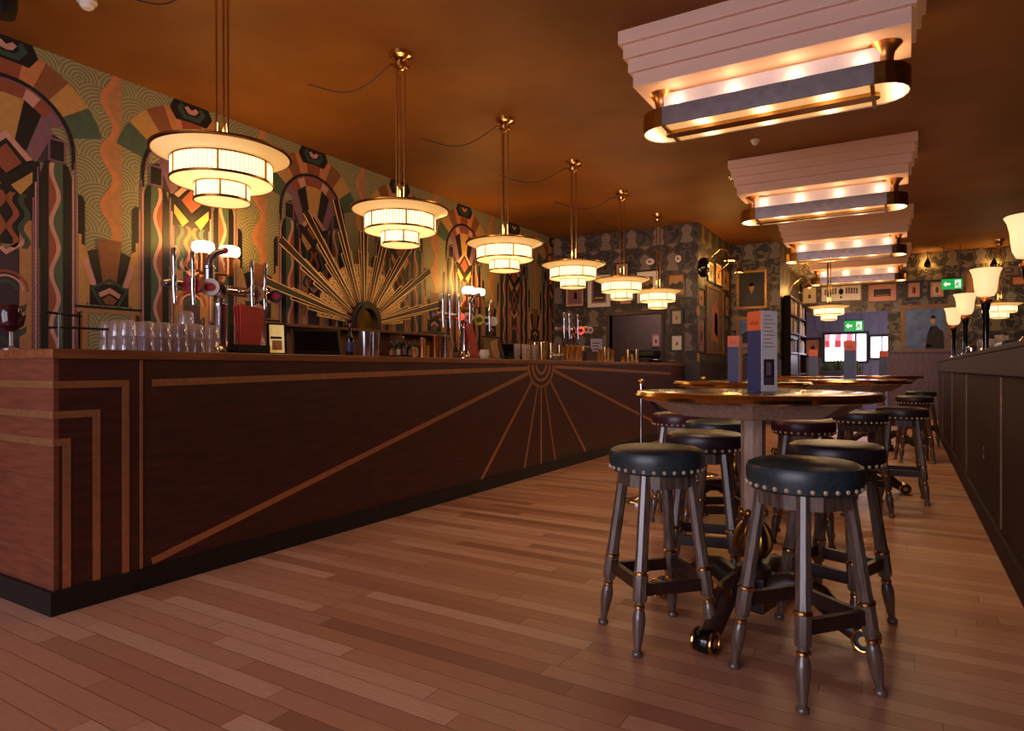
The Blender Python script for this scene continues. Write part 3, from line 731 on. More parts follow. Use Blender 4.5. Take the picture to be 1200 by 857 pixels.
ST = [(-.297,2.453,-39,'leather_green','nearest bar stool, black-green leather seat, standing right of the front table base'),
 (-.8625,2.573,46,'leather_green','bar stool with dark green seat alone on the left of the front table'),
 (-.253,3.11,-20,'leather_dark','dark-seated bar stool just behind the nearest stool at the front table'),
 (-.868,3.33,12,'leather_dark','dark-seated bar stool left of the front table column, behind the green one'),
 (-.99,4.09,30,'leather_green','grey-green seated bar stool seen behind the front table column'),
 (-1.39,4.65,8,'leather_plum','plum-seated bar stool closest to the bar, by the chrome rope post'),
 (-.547,4.48,5,'leather_plum','plum-seated bar stool centred under the right rim of the front table'),
 (-.285,5.56,20,'leather_dark','dark bar stool left of the two that stand before the third table'),
 (-.016,6.23,4,'leather_dark','dark bar stool right of the third table, open floor to its right'),
 (.10,8.9,10,'leather_dark','distant dark bar stool standing next to the panelled partition'),
 (-.75,5.95,25,'leather_plum','plum bar stool between the second and third tables, mostly hidden'),
 (.2,10.85,20,'leather_green','farthest bar stool, dark, at the end of the partition')]
for x, y, r, lt, lab in ST:
    if 'nearest bar stool' in lab:
        o = make_stool(lab, M[lt], 2); o.location = (x, y, 0); o.rotation_euler.z = math.radians(r); continue
    if lt not in protos:
        o = protos[lt] = make_stool(lab, M[lt]); o.location = (x, y, 0); o.rotation_euler.z = math.radians(r)
    else: dup(protos[lt], (x, y, 0), math.radians(r), lab)

# ------------------------------------------------------------------ high tables
def make_table(label):
    t = thing('high_table', label, 'table', (0,0,0), 0, 'round high tables')
    mb = MB(); mb.lathe([(0,.948),(.455,.948),(.478,.952),(.486,.965),(.48,.978),(.47,.981),(0,.981)], 64, cap=False)
    mb.build('tabletop', M['table_top'], t)
    mb = MB(); mb.lathe([(.462,.944),(.488,.951),(.497,.966),(.488,.981),(.474,.984),(.474,.979),(.484,.966),(.474,.952)], 64, cap=False); mb.build('rim', M['brass'], t)
    mb = MB(); mb.lathe([(.32,.885),(.345,.885),(.45,.949),(.38,.949),(.32,.895)], 8, smooth=False, cap=False, rot=PI/8); mb.build('apron', M['table_wood'], t)
    mb = MB(); mb.lathe([(.05,.46),(.05,.86),(.09,.885),(.09,.948)], 8, smooth=False, rot=PI/8)
    for k in range(4):
        a = k*PI/2; mb.box(-.3 if k % 2 else -.02, .3 if k % 2 else .02, -.02 if k % 2 else -.3, .02 if k % 2 else .3, .90, .945)
    mb.build('column', M['table_wood'], t)
    mb = MB(); mb.lathe([(.035,.455),(.045,.40),(.068,.36),(.07,.32),(.05,.28),(.032,.262),(.04,.25),(.07,.235),(.08,.2)], 24); mb.build('baluster', M['walnut'], t)
    mb = MB()
    for k in range(8):
        a = k*PI/4; mb.ball((.05*math.cos(a), .05*math.sin(a), .468), .017, 10)
        pts = [((.047+.028*math.sin(PI*j/6))*math.cos(a), (.047+.028*math.sin(PI*j/6))*math.sin(a), .42-.145*j/6) for j in range(7)]
        mb.tube(pts, [.004,.01,.013,.013,.012,.009,.004], 6)
    mb.build('acanthus_ornament', M['oldbrass'], t)
    mb = MB(); mb.box(-.075, .075, -.075, .075, .06, .205); mb.build('base_block', M['walnut'], t, bevel=.008)
    for k in range(4):
        a = k*PI/2; ca, sa = math.cos(a), math.sin(a)
        prof = [(.07,.15,.055),(.16,.20,.05),(.24,.19,.046),(.31,.135,.042),(.37,.08,.038),(.425,.05,.034)]
        mb = MB(); mb.tube([(r*ca, r*sa, z) for r, z, w in prof], [w for r, z, w in prof], 10); leg = mb.build('leg', M['walnut'], t)
        mb = MB(); c = Vector((.44*ca, .44*sa, .046)); td = Vector((-sa, ca, 0))
        mb.tube([c-td*.034, c-td*.02, c+td*.02, c+td*.034], [.036, .046, .046, .036], 20); mb.build('scroll_foot', M['blackgloss'], leg)
        for sg in (1, -1):
            e = c+td*sg*.036; mb.tube([e-td*.004, e+td*.004], .03, 20)
            ring = [(e.x+ca*.04*math.cos(b*PI/8), e.y+sa*.04*math.cos(b*PI/8), e.z+.04*math.sin(b*PI/8)) for b in range(17)]
            mc = MB(); mc.tube(ring, .007, 8); mc.tube([e-td*.003, e+td*.003], .018, 16); mc.build('foot_cap', M['brass'], leg)
        mb = MB()
        for j in range(-2, 3):
            mb.tube([(.235*ca-sa*.008*j, .235*sa+ca*.008*j, .236-abs(j)*.004), (.285*ca-sa*.017*j, .285*sa+ca*.017*j, .203-abs(j)*.006), (.335*ca-sa*.008*j, .335*sa+ca*.008*j, .15)], [.004,.008,.003], 6)
        mb.build('leaf_mount', M['oldbrass'], leg)
    return t
TB = [(-.555,2.93,-12,'nearest round high table with brass rim and scroll-footed pedestal'),
      (-1.06,5.12,20,'second round high table, the one nearer the bar behind the front table'),
      (-.43,6.5,8,'third round high table, right of centre with two dark stools before it'),
      (-1.0,8.9,30,'fourth round high table, set back on the left before the grey lobby'),
      (-.27,10.2,15,'farthest round high table near the far wall portrait')]
tabs = []
for i, (x, y, r, lab) in enumerate(TB):
    o = make_table(lab) if i == 0 else dup(tabs[0], (0,0,0), 0, lab)
    o.location = (x, y, 0); o.rotation_euler.z = math.radians(r); tabs.append(o)

# menu stands
def make_menu(label, body, pale, loc, rz, w=.082, h=.335):
    t = thing('menu_stand', label, 'menu', loc, rz, 'upright menu stands on the high tables')
    mb = MB()
    mb.box(-w/2, w/2, -w/2, w/2, 0, h*.76); mb.build('blue_panel', M[body], t)
    mb = MB(); mb.box(-w/2, w/2, -w/2, w/2, h*.76, h)
    for k in range(7): mb.box(-w*.32+k*.0078, -w*.32+k*.0078+.005, -w/2-.0006, -w/2+.001, h*.83, h*(.86+.012*(k % 3)), 1)
    mb.build('orange_header', [M['orange'], M['red']], t)
    if pale:
        mb = MB(); mb.box(w/2, w/2+.002, -w/2, w/2, 0, h, 0)
        for k in range(9): mb.box(w/2+.002, w/2+.0025, -w*.38, -w*.38+w*(.5+.25*((k*7) % 3)/2), h*(.93-.048*k), h*(.945-.048*k), 1)
        mb.box(w/2+.002, w/2+.003, -w*.36, w*.3, h*.08, h*.40, 2); mb.box(w/2+.003, w/2+.0035, -w*.2, w*.1, h*.2, h*.36, 3)
        for k in range(4): mb.box(w/2+.003, w/2+.0036, -w*.3, w*.2, h*(.1+.02*k), h*(.107+.02*k), 3)
        mb.build('text_panel', [M['white'], M['m_pink'], M['ink'], M['m_mauve']], t)
    else:
        mb = MB(); mb.box(w/2, w/2+.002, -w/2, w/2, 0, h); mb.build('edge_panel', M['m_pink'], t)
    return t
TT = .985
make_menu('tall navy and orange menu stand with white text side on the front table', 'blue', True, (-.514, 2.9, .9845), math.radians(-38))
make_menu('navy and orange menu stand on the second table, left of the front menu', 'blue', False, (-1.07, 4.97, .9845), math.radians(-4))
make_menu('grey-blue and orange menu stand on the third table before the lobby window', 'greyblue', False, (-.41, 6.45, .9845), math.radians(4), .095)
make_menu('grey-blue and orange menu stand on the table at the left of the lobby opening', 'greyblue', False, (-.99, 9.1, .9845), math.radians(0), .1)
make_menu('grey-blue and orange menu stand on the farthest table, right of the lobby window', 'greyblue', False, (-.24, 10.1, .9845), math.radians(3), .1)

# rope posts
posts = [(at(752, 446, 2, 1.0)), None]
P1 = Vector((-1.83, 5.08, 0)); P2 = Vector((-1.74, 6.65, 0))
def make_post(label, p):
    t = thing('rope_post', label, 'rope post', (p.x, p.y, 0), 0, 'chrome rope posts')
    mb = MB(); mb.lathe([(.15,0),(.15,.012),(.05,.03),(.02,.05)], 28); mb.build('base', M['chrome'], t)
    mb = MB(); mb.lathe([(.013,.04),(.013,.94),(.02,.945),(.02,.955)], 16); mb.build('pole', M['chrome'], t)
    mb = MB(); mb.ball((0,0,.975), .024, 16); mb.build('finial', M['brass'], t)
    return t
make_post('chrome rope post with brass ball beside the bar, left of the front table', P1)
make_post('chrome rope post glimpsed under the front table top', P2)
mb = MB(); pts = [P1+(P2-P1)*(.02+.96*k/14)+Vector((0,0,.94-.30*4*(k/14)*(1-k/14))) for k in range(15)]
tag(mb.tube(pts, .018, 10).build('barrier_rope', M['rope']), 'dark blue rope hanging in a swag between two chrome posts', 'rope')

# ------------------------------------------------------------------ right partition
PXR = .46; PT = 1.21
mb = MB(); mb.box(PXR+.03, PXR+.27, 1.0, 12.75, 0, PT-.03, 0)
mb.box(PXR, PXR+.03, 1.0, 12.75, 0, .14, 0); mb.box(PXR, PXR+.03, 1.0, 12.75, 1.04, PT-.03, 1)
mb.box(PXR-.005, PXR+.3, .98, 12.77, PT-.03, PT, 1)
ys = [2.3, 4.64, 7.07, 9.1, 11.2]
mb.box(PXR+.018, PXR+.03, 1.0, 12.75, .14, 1.04, 0)
struct(mb.build('partition', [M['panel'], M['panel2']], bevel=.004))
for i, y in enumerate(ys):
    mb = MB(); mb.box(PXR+.010, PXR+.02, y-.011, y+.011, .16, 1.03); struct(mb.build('trim_%d' % (10+i), M['bronze']))
t = thing('wall_socket', 'pale power socket on the dark partition panelling', 'socket', (PXR+.025, 5.64, .49))
mb = MB(); mb.box(-.008, .005, -.045, .045, -.045, .045); mb.build('face_plate', M['steel'], t, bevel=.003)
mb = MB(); mb.box(-.0095, -.007, -.02, -.012, -.02, .02); mb.box(-.0095, -.007, .012, .02, -.02, .02); mb.build('slot', M['ink'], t)

def make_tulip(label):
    t = thing('table_lamp', label, 'lamp', (0,0,0), 0, 'tulip lamps on the partition')
    mb = MB(); mb.lathe([(.075,0),(.075,.012),(.045,.03),(.03,.05)], 24); mb.build('base', M['chrome'], t)
    mb = MB(); mb.lathe([(.022,.045),(.024,.36),(.028,.375),(.034,.41),(.036,.43)], 20); mb.build('column', M['blackgloss'], t)
    mb = MB(); mb.lathe([(.036,.43),(.048,.445),(.045,.46),(.03,.465),(.025,.485)], 20); mb.build('collar', M['copper'], t)
    mb = MB(); prof = [(.025,.485),(.06,.493),(.078,.53),(.085,.58),(.090,.64),(.101,.69),(.117,.722),(.113,.725),(.097,.69),(.086,.64),(.081,.58),(.074,.54),(.06,.505),(.0,.5)]
    mb.lathe(prof, 36, cap=False); mb.build('lamp_shade', M['tulip'], t)
    return t
tul = None
for i, (y, lab) in enumerate(((4.62, 'lit tulip lamp on the partition cut off by the right edge'), (6.9, 'largest fully visible lit tulip lamp on a black column on the partition'),
        (9.1, 'middle-sized lit tulip lamp on the partition, right of the exit sign'), (11.15, 'smallest lit tulip lamp on the partition, beside the blue portrait'))):
    if tul is None: tul = make_tulip(lab); tul.location = (PXR+.14, y, PT)
    else: dup(tul, (PXR+.14, y, PT), 0, lab)
    light('tulip_light', 'POINT', (PXR+.14, y, PT+.74), 5, WARM, .05)

# ------------------------------------------------------------------ things on the bar
def tumbler(mb, z0=0, r0=.043, r1=.035, h=.078):
    # upside down: wide mouth below
    mb.lathe([(r0,0),(r0,.006),(r1+.002,h-.01),(r1-.006,h),(0,h),], 10, cap=False, z0=z0, smooth=False)
    mb.lathe([(r0-.004,0),(r1-.002,h-.016),(0,h-.018)], 16, cap=False, z0=z0); mb.lathe([(r0,0),(r0-.004,0)], 16, cap=False, z0=z0)
def drop(name, label, cat, loc, group=None, rz=0): return thing(name, label, cat, loc, rz, group)
gl = None; cnt = 0
GY = [1.85+.094*i for i in range(6)]
for row, x in enumerate((-3.40, -3.495, -3.59)):
    for i, y in enumerate(GY):
        tiers = 3 if (row == 1 and i in (4,)) else 2
        if row == 0 and i in (0, 5): tiers = 2
        for k in range(tiers):
            if row == 2 and k == 1 and i % 2: continue
            loc = (x+random.uniform(-.004,.004), y+random.uniform(-.004,.004), TOP+.0795*k)
            if gl is None:
                mb = MB(); tumbler(mb); gl = tag(mb.build('glass_tumbler', M['glass'], loc=loc), 'clear upturned tumbler in the tiered stack at the near end of the bar', 'glass', 'upturned tumblers stacked on the near end of the bar')
            else:
                o = gl.copy(); C.objects.link(o); o.location = loc
# wire rack at the left end
t = thing('wire_rack', 'thin dark metal frame rack standing left of the tumbler stack', 'rack', (-3.55, 1.6, TOP))
mb = MB(); mb.tube([(0,0,0),(0,0,.19)], .006, 8); mb.tube([(0,.22,0),(0,.22,.12)], .005, 8); mb.build('upright', M['steel'], t)
mb = MB(); mb.tube([(0,-.06,.185),(0,.1,.175)], .006, 8); mb.tube([(0,0,.115),(0,.23,.115)], .006, 8); mb.tube([(-.15,0,.115),(0,0,.115)], .006, 8); mb.build('rail', M['black'], t)
t = thing('glass_bowl', 'dark red glass bowl on a stem at the far left of the bar', 'glass', (-4.02, 1.78, TOP-.22))
# tap towers
def make_tap(label, y, handles, badges, hose, spanL, spanR):
    t = thing('beer_tap_tower', label, 'beer tap', (-3.52, y, TOP), 0, 'chrome beer tap towers on the bar')
    mb = MB(); mb.lathe([(.085,0),(.085,.014),(.055,.03),(.04,.055),(.036,.08)], 28); mb.build('base', M['chrome'], t)
    mb = MB(); mb.lathe([(.036,.06),(.036,.27),(.042,.285),(.042,.30),(.028,.31),(.022,.36)], 28); mb.build('column', M['chrome'], t)
    mb = MB(); mb.tube([(0,-spanL-.03,.385),(0,-spanL,.385),(0,spanR,.385),(0,spanR+.03,.385)], [.02,.03,.03,.02], 16)
    mb.lathe([(.03,.33),(.045,.36),(.045,.41),(.02,.43)], 20); mb.build('crossbar', M['chrome'], t)
    for (dy, lean) in handles:
        mb = MB(); mb.tube([(.02,dy,.385),(.08,dy,.39)], .014, 12); mb.tube([(.08,dy,.42),(.08,dy,.36),(.085,dy,.27)], [.015,.014,.009], 12); tap = mb.build('tap', M['chrome'], t)
        mb = MB(); mb.tube([(.08,dy,.415),(.08,dy+lean*.3,.45),(.078,dy+lean,.56),(.078,dy+lean,.575)], [.007,.009,.014,.011], 10); mb.build('handle', M['chrome'], tap)
    for (dy, m, m2, r, dz) in badges:
        old = MB(); old.M = Matrix.Translation((.035, dy, .385+dz)) @ Matrix.Rotation(PI/2-.0, 4, 'Y') @ Matrix.Rotation(0, 4, 'Z')
        # discs face the customers and the street end
        old.M = Matrix.Translation((.06, dy-.02, .385+dz)) @ Matrix.Rotation(math.radians(-38), 4, 'Z') @ Matrix.Rotation(PI/2, 4, 'Y')
        old.lathe([(r,-.03),(r*1.04,0),(r*.98,.008),(0,.008)], 24, cap=False)
        old.lathe([(r*.5,-.03),(r*.5,-.05)], 12)
        bd = old.build('badge', M[m], t)
        if m2:
            q_ = MB(); q_.M = old.M @ Matrix.Diagonal((.62, .78, 1, 1)); q_.lathe([(r*.8,.008),(r*.8,.011),(0,.011)], 24, cap=False); q_.build('badge_emblem', M[m2], bd)
    if hose:
        mb = MB(); dy = hose
        mb.lathe([(.026,.41),(.03,.45),(.03,.50),(.034,.505),(.034,.52),(.024,.525)], 18, (-.02, dy)); mb.tube([(-.02,dy,.52),(-.02,dy+.005,.56),(-.01,dy+.03,.60),(.02,dy+.07,.62)], [.022,.022,.02,.018], 14)
        sp_ = mb.build('swan_spout', M['steel'], t)
        mb = MB(); mb.ball((.02,dy+.075,.622), .02, 12); mb.build('spout_cap', M['redplastic'], sp_)
    return t
make_tap('nearest chrome beer tap tower, red and white round badges, behind red menus', 2.46, [(-.34,0),(-.23,0),(.16,0),(.25,.01)],
    [(-.20,'redplastic',None,.05,.0),(-.09,'white','redplastic',.05,.0),(.22,'m_tan','m_brown',.052,-.01),(.37,'m_plum','redplastic',.04,-.01)], -.06, .33, .36)
make_tap('second chrome beer tap tower with lit red star, yellow and white badges', 5.0, [(-.44,0),(-.34,0),(-.2,0),(-.03,0),(.3,.02)],
    [(-.13,'redglow',None,.035,.0),(.0,'white','m_mauve',.045,.0),(.17,'yellow','green_leaf',.05,-.01),(.30,'white','blue',.04,-.01),(.42,'white',None,.045,-.01)], .13, .44, .44)
make_tap('farthest chrome beer tap tower, red badge and two white badges', 7.3, [(-.38,0),(-.24,0),(.0,0)],
    [(.14,'redglow','redplastic',.05,.0),(.3,'white','m_mauve',.045,.02),(.42,'white','m_mauve',.045,.02)], 0, .4, .44)

# red menus in a holder
def card(mb, x, y, z, w, h, lean, rz, th=.006, m=0):
    old = mb.M; mb.M = old @ Matrix.Translation((x, y, z)) @ Matrix.Rotation(rz, 4, 'Z') @ Matrix.Rotation(lean, 4, 'Y')
    mb.box(-th/2, th/2, -w/2, w/2, 0, h, m); mb.M = old
ry = at(292, 400, 0, -3.42).y
t = thing('menu_holder', 'black holder box on the bar carrying tall red menus', 'menu holder', (-3.42, ry, TOP))
mb = MB(); mb.box(-.055, .055, -.11, .11, 0, .012); mb.box(-.055, -.047, -.11, .11, 0, .055); mb.box(.047, .055, -.11, .11, 0, .055); mb.box(-.047, .047, -.11, -.102, 0, .055); mb.box(-.047, .047, .102, .11, 0, .055)
mb.build('tray', M['black'], t)
for i, (dx, dy, le, rz) in enumerate(((.022, -.03, .02, .0), (.0, .0, .0, 0), (-.02, .03, -.02, 0))):
    mb = MB(); mb.M = Matrix.Translation((dx, dy*.4, .012)) @ Matrix.Rotation(le, 4, 'Y') @ Matrix.Rotation((i-1)*.055, 4, 'X'); wb, wt = .066, .088
    mb.prism([(-wb,0),(wb,0),(wt,.27),(-wt,.27+.012)], lambda u, v, d: (d, u, v), -.004, .004)
    tag(mb.build('menu_booklet', M['red'], loc=(-3.42, ry, TOP)), ['red menu booklet at the front of the bar holder', 'red menu booklet in the middle of the bar holder', 'red menu booklet at the back of the bar holder'][i], 'menu', 'red menus in the bar holder')
# photo card
cy = at(325, 410, 0, -3.40).y
t = thing('picture_card_stand', 'leaning card stand with a bright yellow picture beside red menus', 'card stand', (-3.40, cy, TOP), math.radians(-25))
mb = MB(); mb.M = Matrix.Rotation(-.12, 4, 'Y'); mb.box(-.012, 0, -.06, .06, 0, .20); mb.build('frame', M['black'], t)
mb = MB(); mb.M = Matrix.Rotation(-.12, 4, 'Y'); mb.box(.0, .002, -.045, .045, .012, .19); mb.box(.002, .003, -.04, .03, .10, .115, 1); mb.box(.002, .003, -.03, .03, .03, .09, 2); mb.build('picture', [M['screen'], M['ink'], M['m_orange']], t)
# till screens
def till(y, label, w, h, x=-3.60, rz=0, tall=0):
    t = thing('till_screen', label, 'till', (x, y, TOP), rz)
    mb = MB(); mb.box(-.12, .02, -w*.3, w*.3, 0, .03); mb.box(-.09, -.04, -.05, .05, .03, .12); mb.build('stand', M['black'], t, bevel=.005)
    mb = MB(); mb.M = Matrix.Translation((.01,0,.02)) @ Matrix.Rotation(-.38, 4, 'Y'); mb.box(-.03, 0, -w/2, w/2, 0, h); mb.build('housing', M['black'], t, bevel=.008)
    mb = MB(); mb.M = Matrix.Translation((.01,0,.02)) @ Matrix.Rotation(-.38, 4, 'Y'); mb.box(0, .002, -w/2+.02, w/2-.02, .02, h-.02); mb.build('screen', M['blackgloss'], t)
till(at(372, 400, 0, -3.60).y, 'black tilted till screen on the bar in front of the sunburst', .34, .19, rz=-.5)
till(at(600, 410, 0, -3.60).y, 'small black till screen on the bar right of the second tap tower', .24, .18, rz=-.4)

# bottles, tins and glasses
def bottle_mb(h=.24, r=.03):
    mb = MB(); mb.lathe([(r*.9,0),(r,.006),(r,h*.55),(r*.85,h*.63),(r*.4,h*.75),(r*.36,h*.95),(r*.46,h*.955),(r*.46,h),(0,h)], 16); return mb
def bottle(x, y, z, label, h=.24, r=.03, m='bottle', lab='label_r', group='bottles on the back counter', cap='redplastic'):
    o = thing('bottle', label, 'bottle', (x, y, z), 0, group)
    bottle_mb(h, r).build('body', M[m], o)
    mb = MB(); mb.lathe([(r+.0008,h*.15),(r+.0008,h*.45)], 16, cap=False); mb.build('bottle_label', M[lab], o)
    mb = MB(); mb.lathe([(r*.5,h*.97),(r*.5,h+.004),(0,h+.004)], 12, cap=False); mb.build('bottle_cap', M[cap], o)
    return o
def tin(x, y, h, r, m, label, group, z=TOP):
    mb = MB(); mb.lathe([(r*.78,0),(r*.8,.004),(r*.98,h-.006),(r*1.03,h-.004),(r*1.03,h),(r*.95,h),(r*.76,.01),(0,.01)], 22)
    return tag(mb.build('shaker_tin', M[m], loc=(x, y, z)), label, 'shaker tin', group)
def yb(px, x): return at(px, 400, 0, x).y
for i, px in enumerate((238, 248)): bottle(-5.3, yb(px, -5.3), 1.21, ['dark beer bottle behind the bar, left of the near tap column', 'dark beer bottle directly beside the near tap column'][i], .29, .036)
bottle(-3.62, yb(306, -3.62), TOP, 'clear small bottle between red menus and yellow card', .16, .025, 'glass', 'white', None, 'steel')
bottle(-3.5, yb(410, -3.5), TOP, 'slim dark blue bottle with red cap before the arched mirror', .24, .028, 'bottle', 'blue', None)
for i, px in enumerate((428, 438)):
    tin(-3.5, yb(px, -3.5), .19, .048, 'steel', ['left steel shaker tin in front of the arched mirror', 'right steel shaker tin in front of the arched mirror'][i], 'steel shaker tins')
for i, px in enumerate((459, 466, 473, 480, 487, 494)):
    bottle(-5.32, yb(px, -5.32), 1.21, 'small bottle on the back counter, %s to the right of the arched mirror' % ordn[i], .20+.03*(i % 3), .035, 'bottle', ['label_r','cream','m_mauve'][i % 3], cap=['redplastic','black','brass'][i % 3])
for i, (px, h, m) in enumerate(((486,.09,'goldtin'),(493,.17,'goldtin'),(500,.11,'goldtin'),(508,.2,'copper'),(514,.19,'steel'),(520,.20,'steel'),(525,.16,'goldtin'))):
    tin(-3.5+.02*(i % 2), yb(px, -3.5), h, .026, m, '%s slim metal measure in the cluster left of the second tap tower' % ['leftmost','second','third','fourth','fifth','sixth','rightmost'][i], 'metal measures by the second tap tower')
for i, px in enumerate((534, 540)): bottle(-3.62, yb(px, -3.62), TOP, ['dark bottle left of the second tap column', 'dark bottle touching the second tap column'][i], .15, .026, 'bottle', 'm_mauve', 'bottles by the second tap')
# leaning red menu with candle glass, wooden card block
y_ = yb(562, -3.36)
t = thing('red_menu_board', 'red menu leaning against the second tap tower behind a candle jar', 'menu', (-3.42, y_-.05, TOP), 0)
mb = MB(); mb.M = Matrix.Translation((0,.09,.015)) @ Matrix.Rotation(.42, 4, 'X'); mb.box(-.004, .004, -.05, .05, 0, .33); mb.build('cover', M['red'], t)
mb = MB(); mb.M = Matrix.Translation((0,.09,.015)) @ Matrix.Rotation(.42, 4, 'X'); mb.box(.004, .005, -.046, -.036, .01, .32); mb.build('spine_line', M['redplastic'], t)
t = thing('candle_jar', 'pale round candle jar on the bar below the leaning red menu', 'candle', (-3.32, y_+.02, TOP))
mb = MB(); mb.lathe([(.03,0),(.045,.02),(.05,.05),(.04,.085),(.035,.085),(.042,.05),(.036,.02),(0,.012)], 20, cap=False); mb.build('jar', M['cream'], t)
mb = MB(); mb.lathe([(.03,.02),(.034,.06),(0,.062)], 16); mb.build('wax', M['m_orange'], t)
y_ = yb(584, -3.38)
t = thing('wooden_card_block', 'wooden wedge card holder leaning beside the small till screen', 'card holder', (-3.40, y_, TOP))
mb = MB(); mb.M = Matrix.Rotation(.28, 4, 'X'); mb.box(-.012, .012, -.045, .045, .012, .185); mb.build('board', M['m_tan'], t)
mb = MB(); mb.box(-.03, .03, -.055, .04, 0, .014); mb.build('foot', M['backbar'], t)
for i, px in enumerate((606, 612, 618, 624)):
    mb = MB(); mb.lathe([(.03,0),(.028,.01),(.034,.09),(.036,.17),(.034,.17),(.032,.09),(.02,.012),(0,.012)], 18, cap=False)
    tag(mb.build('beer_glass', M['glass'], loc=(-3.5+.03*(i % 2), yb(px, -3.5), TOP)), ['clear tall beer glass standing right beside the small till screen','second clear beer glass from the small till screen','third clear beer glass from the small till screen','clear beer glass touching the gold tins'][i], 'glass', 'tall beer glasses on the bar')
G = [(627,.20),(632,.205),(638,.215),(643,.205),(648,.20),(653,.19),(659,.17)]
for i, (px, h) in enumerate(G): tin(-3.5+.03*(i % 2), yb(px, -3.5), h, .034, 'goldtin', '%s tall gold tin in the row left of the farthest tap tower' % ['leftmost','second','third','fourth','fifth','sixth','rightmost'][i], 'gold tins left of the far tap tower')
for i, (px, x) in enumerate(((646,-3.36),(651,-3.35),(656,-3.36))):
    t = thing('small_pot', '%s small steel pot at the bar edge before the gold tins' % ['left','middle','right'][i], 'pot', (x, yb(px, x), TOP), 0, 'small steel pots at the bar edge')
    mb = MB(); mb.lathe([(.022,0),(.034,.02),(.034,.06),(.028,.075),(.02,.08)], 16); mb.build('body', M['steel'], t)
    mb = MB(); mb.tube([(.03,0,.06),(.055,0,.055),(.05,0,.025),(.032,0,.02)], .005, 6); mb.build('handle', M['steel'], t)
for i, px in enumerate((665, 670, 676, 680)): tin(-3.42, yb(px, -3.42), .19, .032, 'goldtin', '%s tall metal tin directly before the farthest tap tower' % ordn[i], 'tins before the far tap tower')
t = thing('drink_caddy', 'dark wooden caddy box on the bar right of the farthest tap', 'caddy', (-3.5, yb(688, -3.5), TOP))
mb = MB(); mb.box(-.07, .07, -.16, .16, 0, .012); mb.box(-.07, -.06, -.16, .16, .012, .13); mb.box(.06, .07, -.16, .16, .012, .13); mb.box(-.06, .06, -.16, -.15, .012, .13); mb.box(-.06, .06, .15, .16, .012, .13); mb.build('box', M['walnut'], t)
mb = MB(); mb.tube([(0,-.14,.13),(0,-.1,.19),(0,.1,.19),(0,.14,.13)], .01, 8); mb.build('handle', M['steel'], t)
t = thing('notice_card', 'lilac printed notice in a frame on the bar before the doorway', 'notice', (-3.6, yb(699, -3.6), TOP), math.radians(-40))
mb = MB(); mb.box(-.02, .02, -.1, .1, 0, .015); mb.box(-.006, 0, -.1, .1, .015, .33); mb.build('holder', M['black'], t)
mb = MB(); mb.box(0, .002, -.09, .09, .03, .32)
for k in range(5): mb.box(.002, .003, -.06, .05-.02*(k % 2), .25-.04*k, .262-.04*k, 1)
mb.build('sheet', [M['m_mauve'], M['ink']], t); t.children[1].data.materials[0] = mat('lilac_paper', '#b0a4c8', .5)
for i, (px, h) in enumerate(((700,.14),(704,.17),(709,.20),(713,.19),(717,.17))): tin(-3.46, yb(px, -3.46), h, .034, 'goldtin', '%s metal tin in the group under the lilac notice' % ordn[i], 'tins under the lilac notice')
for i, (px, h) in enumerate(((730,.08),(736,.19),(741,.12),(746,.20))): tin(-3.46, yb(px, -3.46), h, .038, 'goldtin', '%s metal tin at the far end of the bar before the doorway' % ordn[i], 'tins at the far bar end')
t = thing('tray_stack', 'low dark tray lying on the far end of the bar', 'tray', (-3.5, yb(767, -3.5), TOP))
mb = MB(); mb.lathe([(.16,0),(.19,.012),(.19,.022),(.18,.022),(.155,.008),(0,.008)], 30, cap=False); mb.build('tray', M['black'], t)
mb = MB(); mb.lathe([(.09,.01),(.1,.05),(.08,.06),(0,.062)], 24); mb.build('bowl', M['black'], t)
# dark plant glass bowl at far left
t = [o for o in bpy.data.objects if o.name.startswith('glass_bowl')][0]
t.location = (-3.72, 1.465, TOP)
mb = MB(); mb.lathe([(.04,0),(.04,.008),(.008,.02),(.008,.09)], 20); mb.build('stem', M['glass'], t)
mb = MB(); mb.lathe([(.008,.09),(.05,.12),(.06,.17),(.045,.22),(.042,.22),(.055,.17),(.045,.125),(0,.1)], 24, cap=False); mb.build('bowl', mat('dark_red_glass', '#3a1418', .1), t)

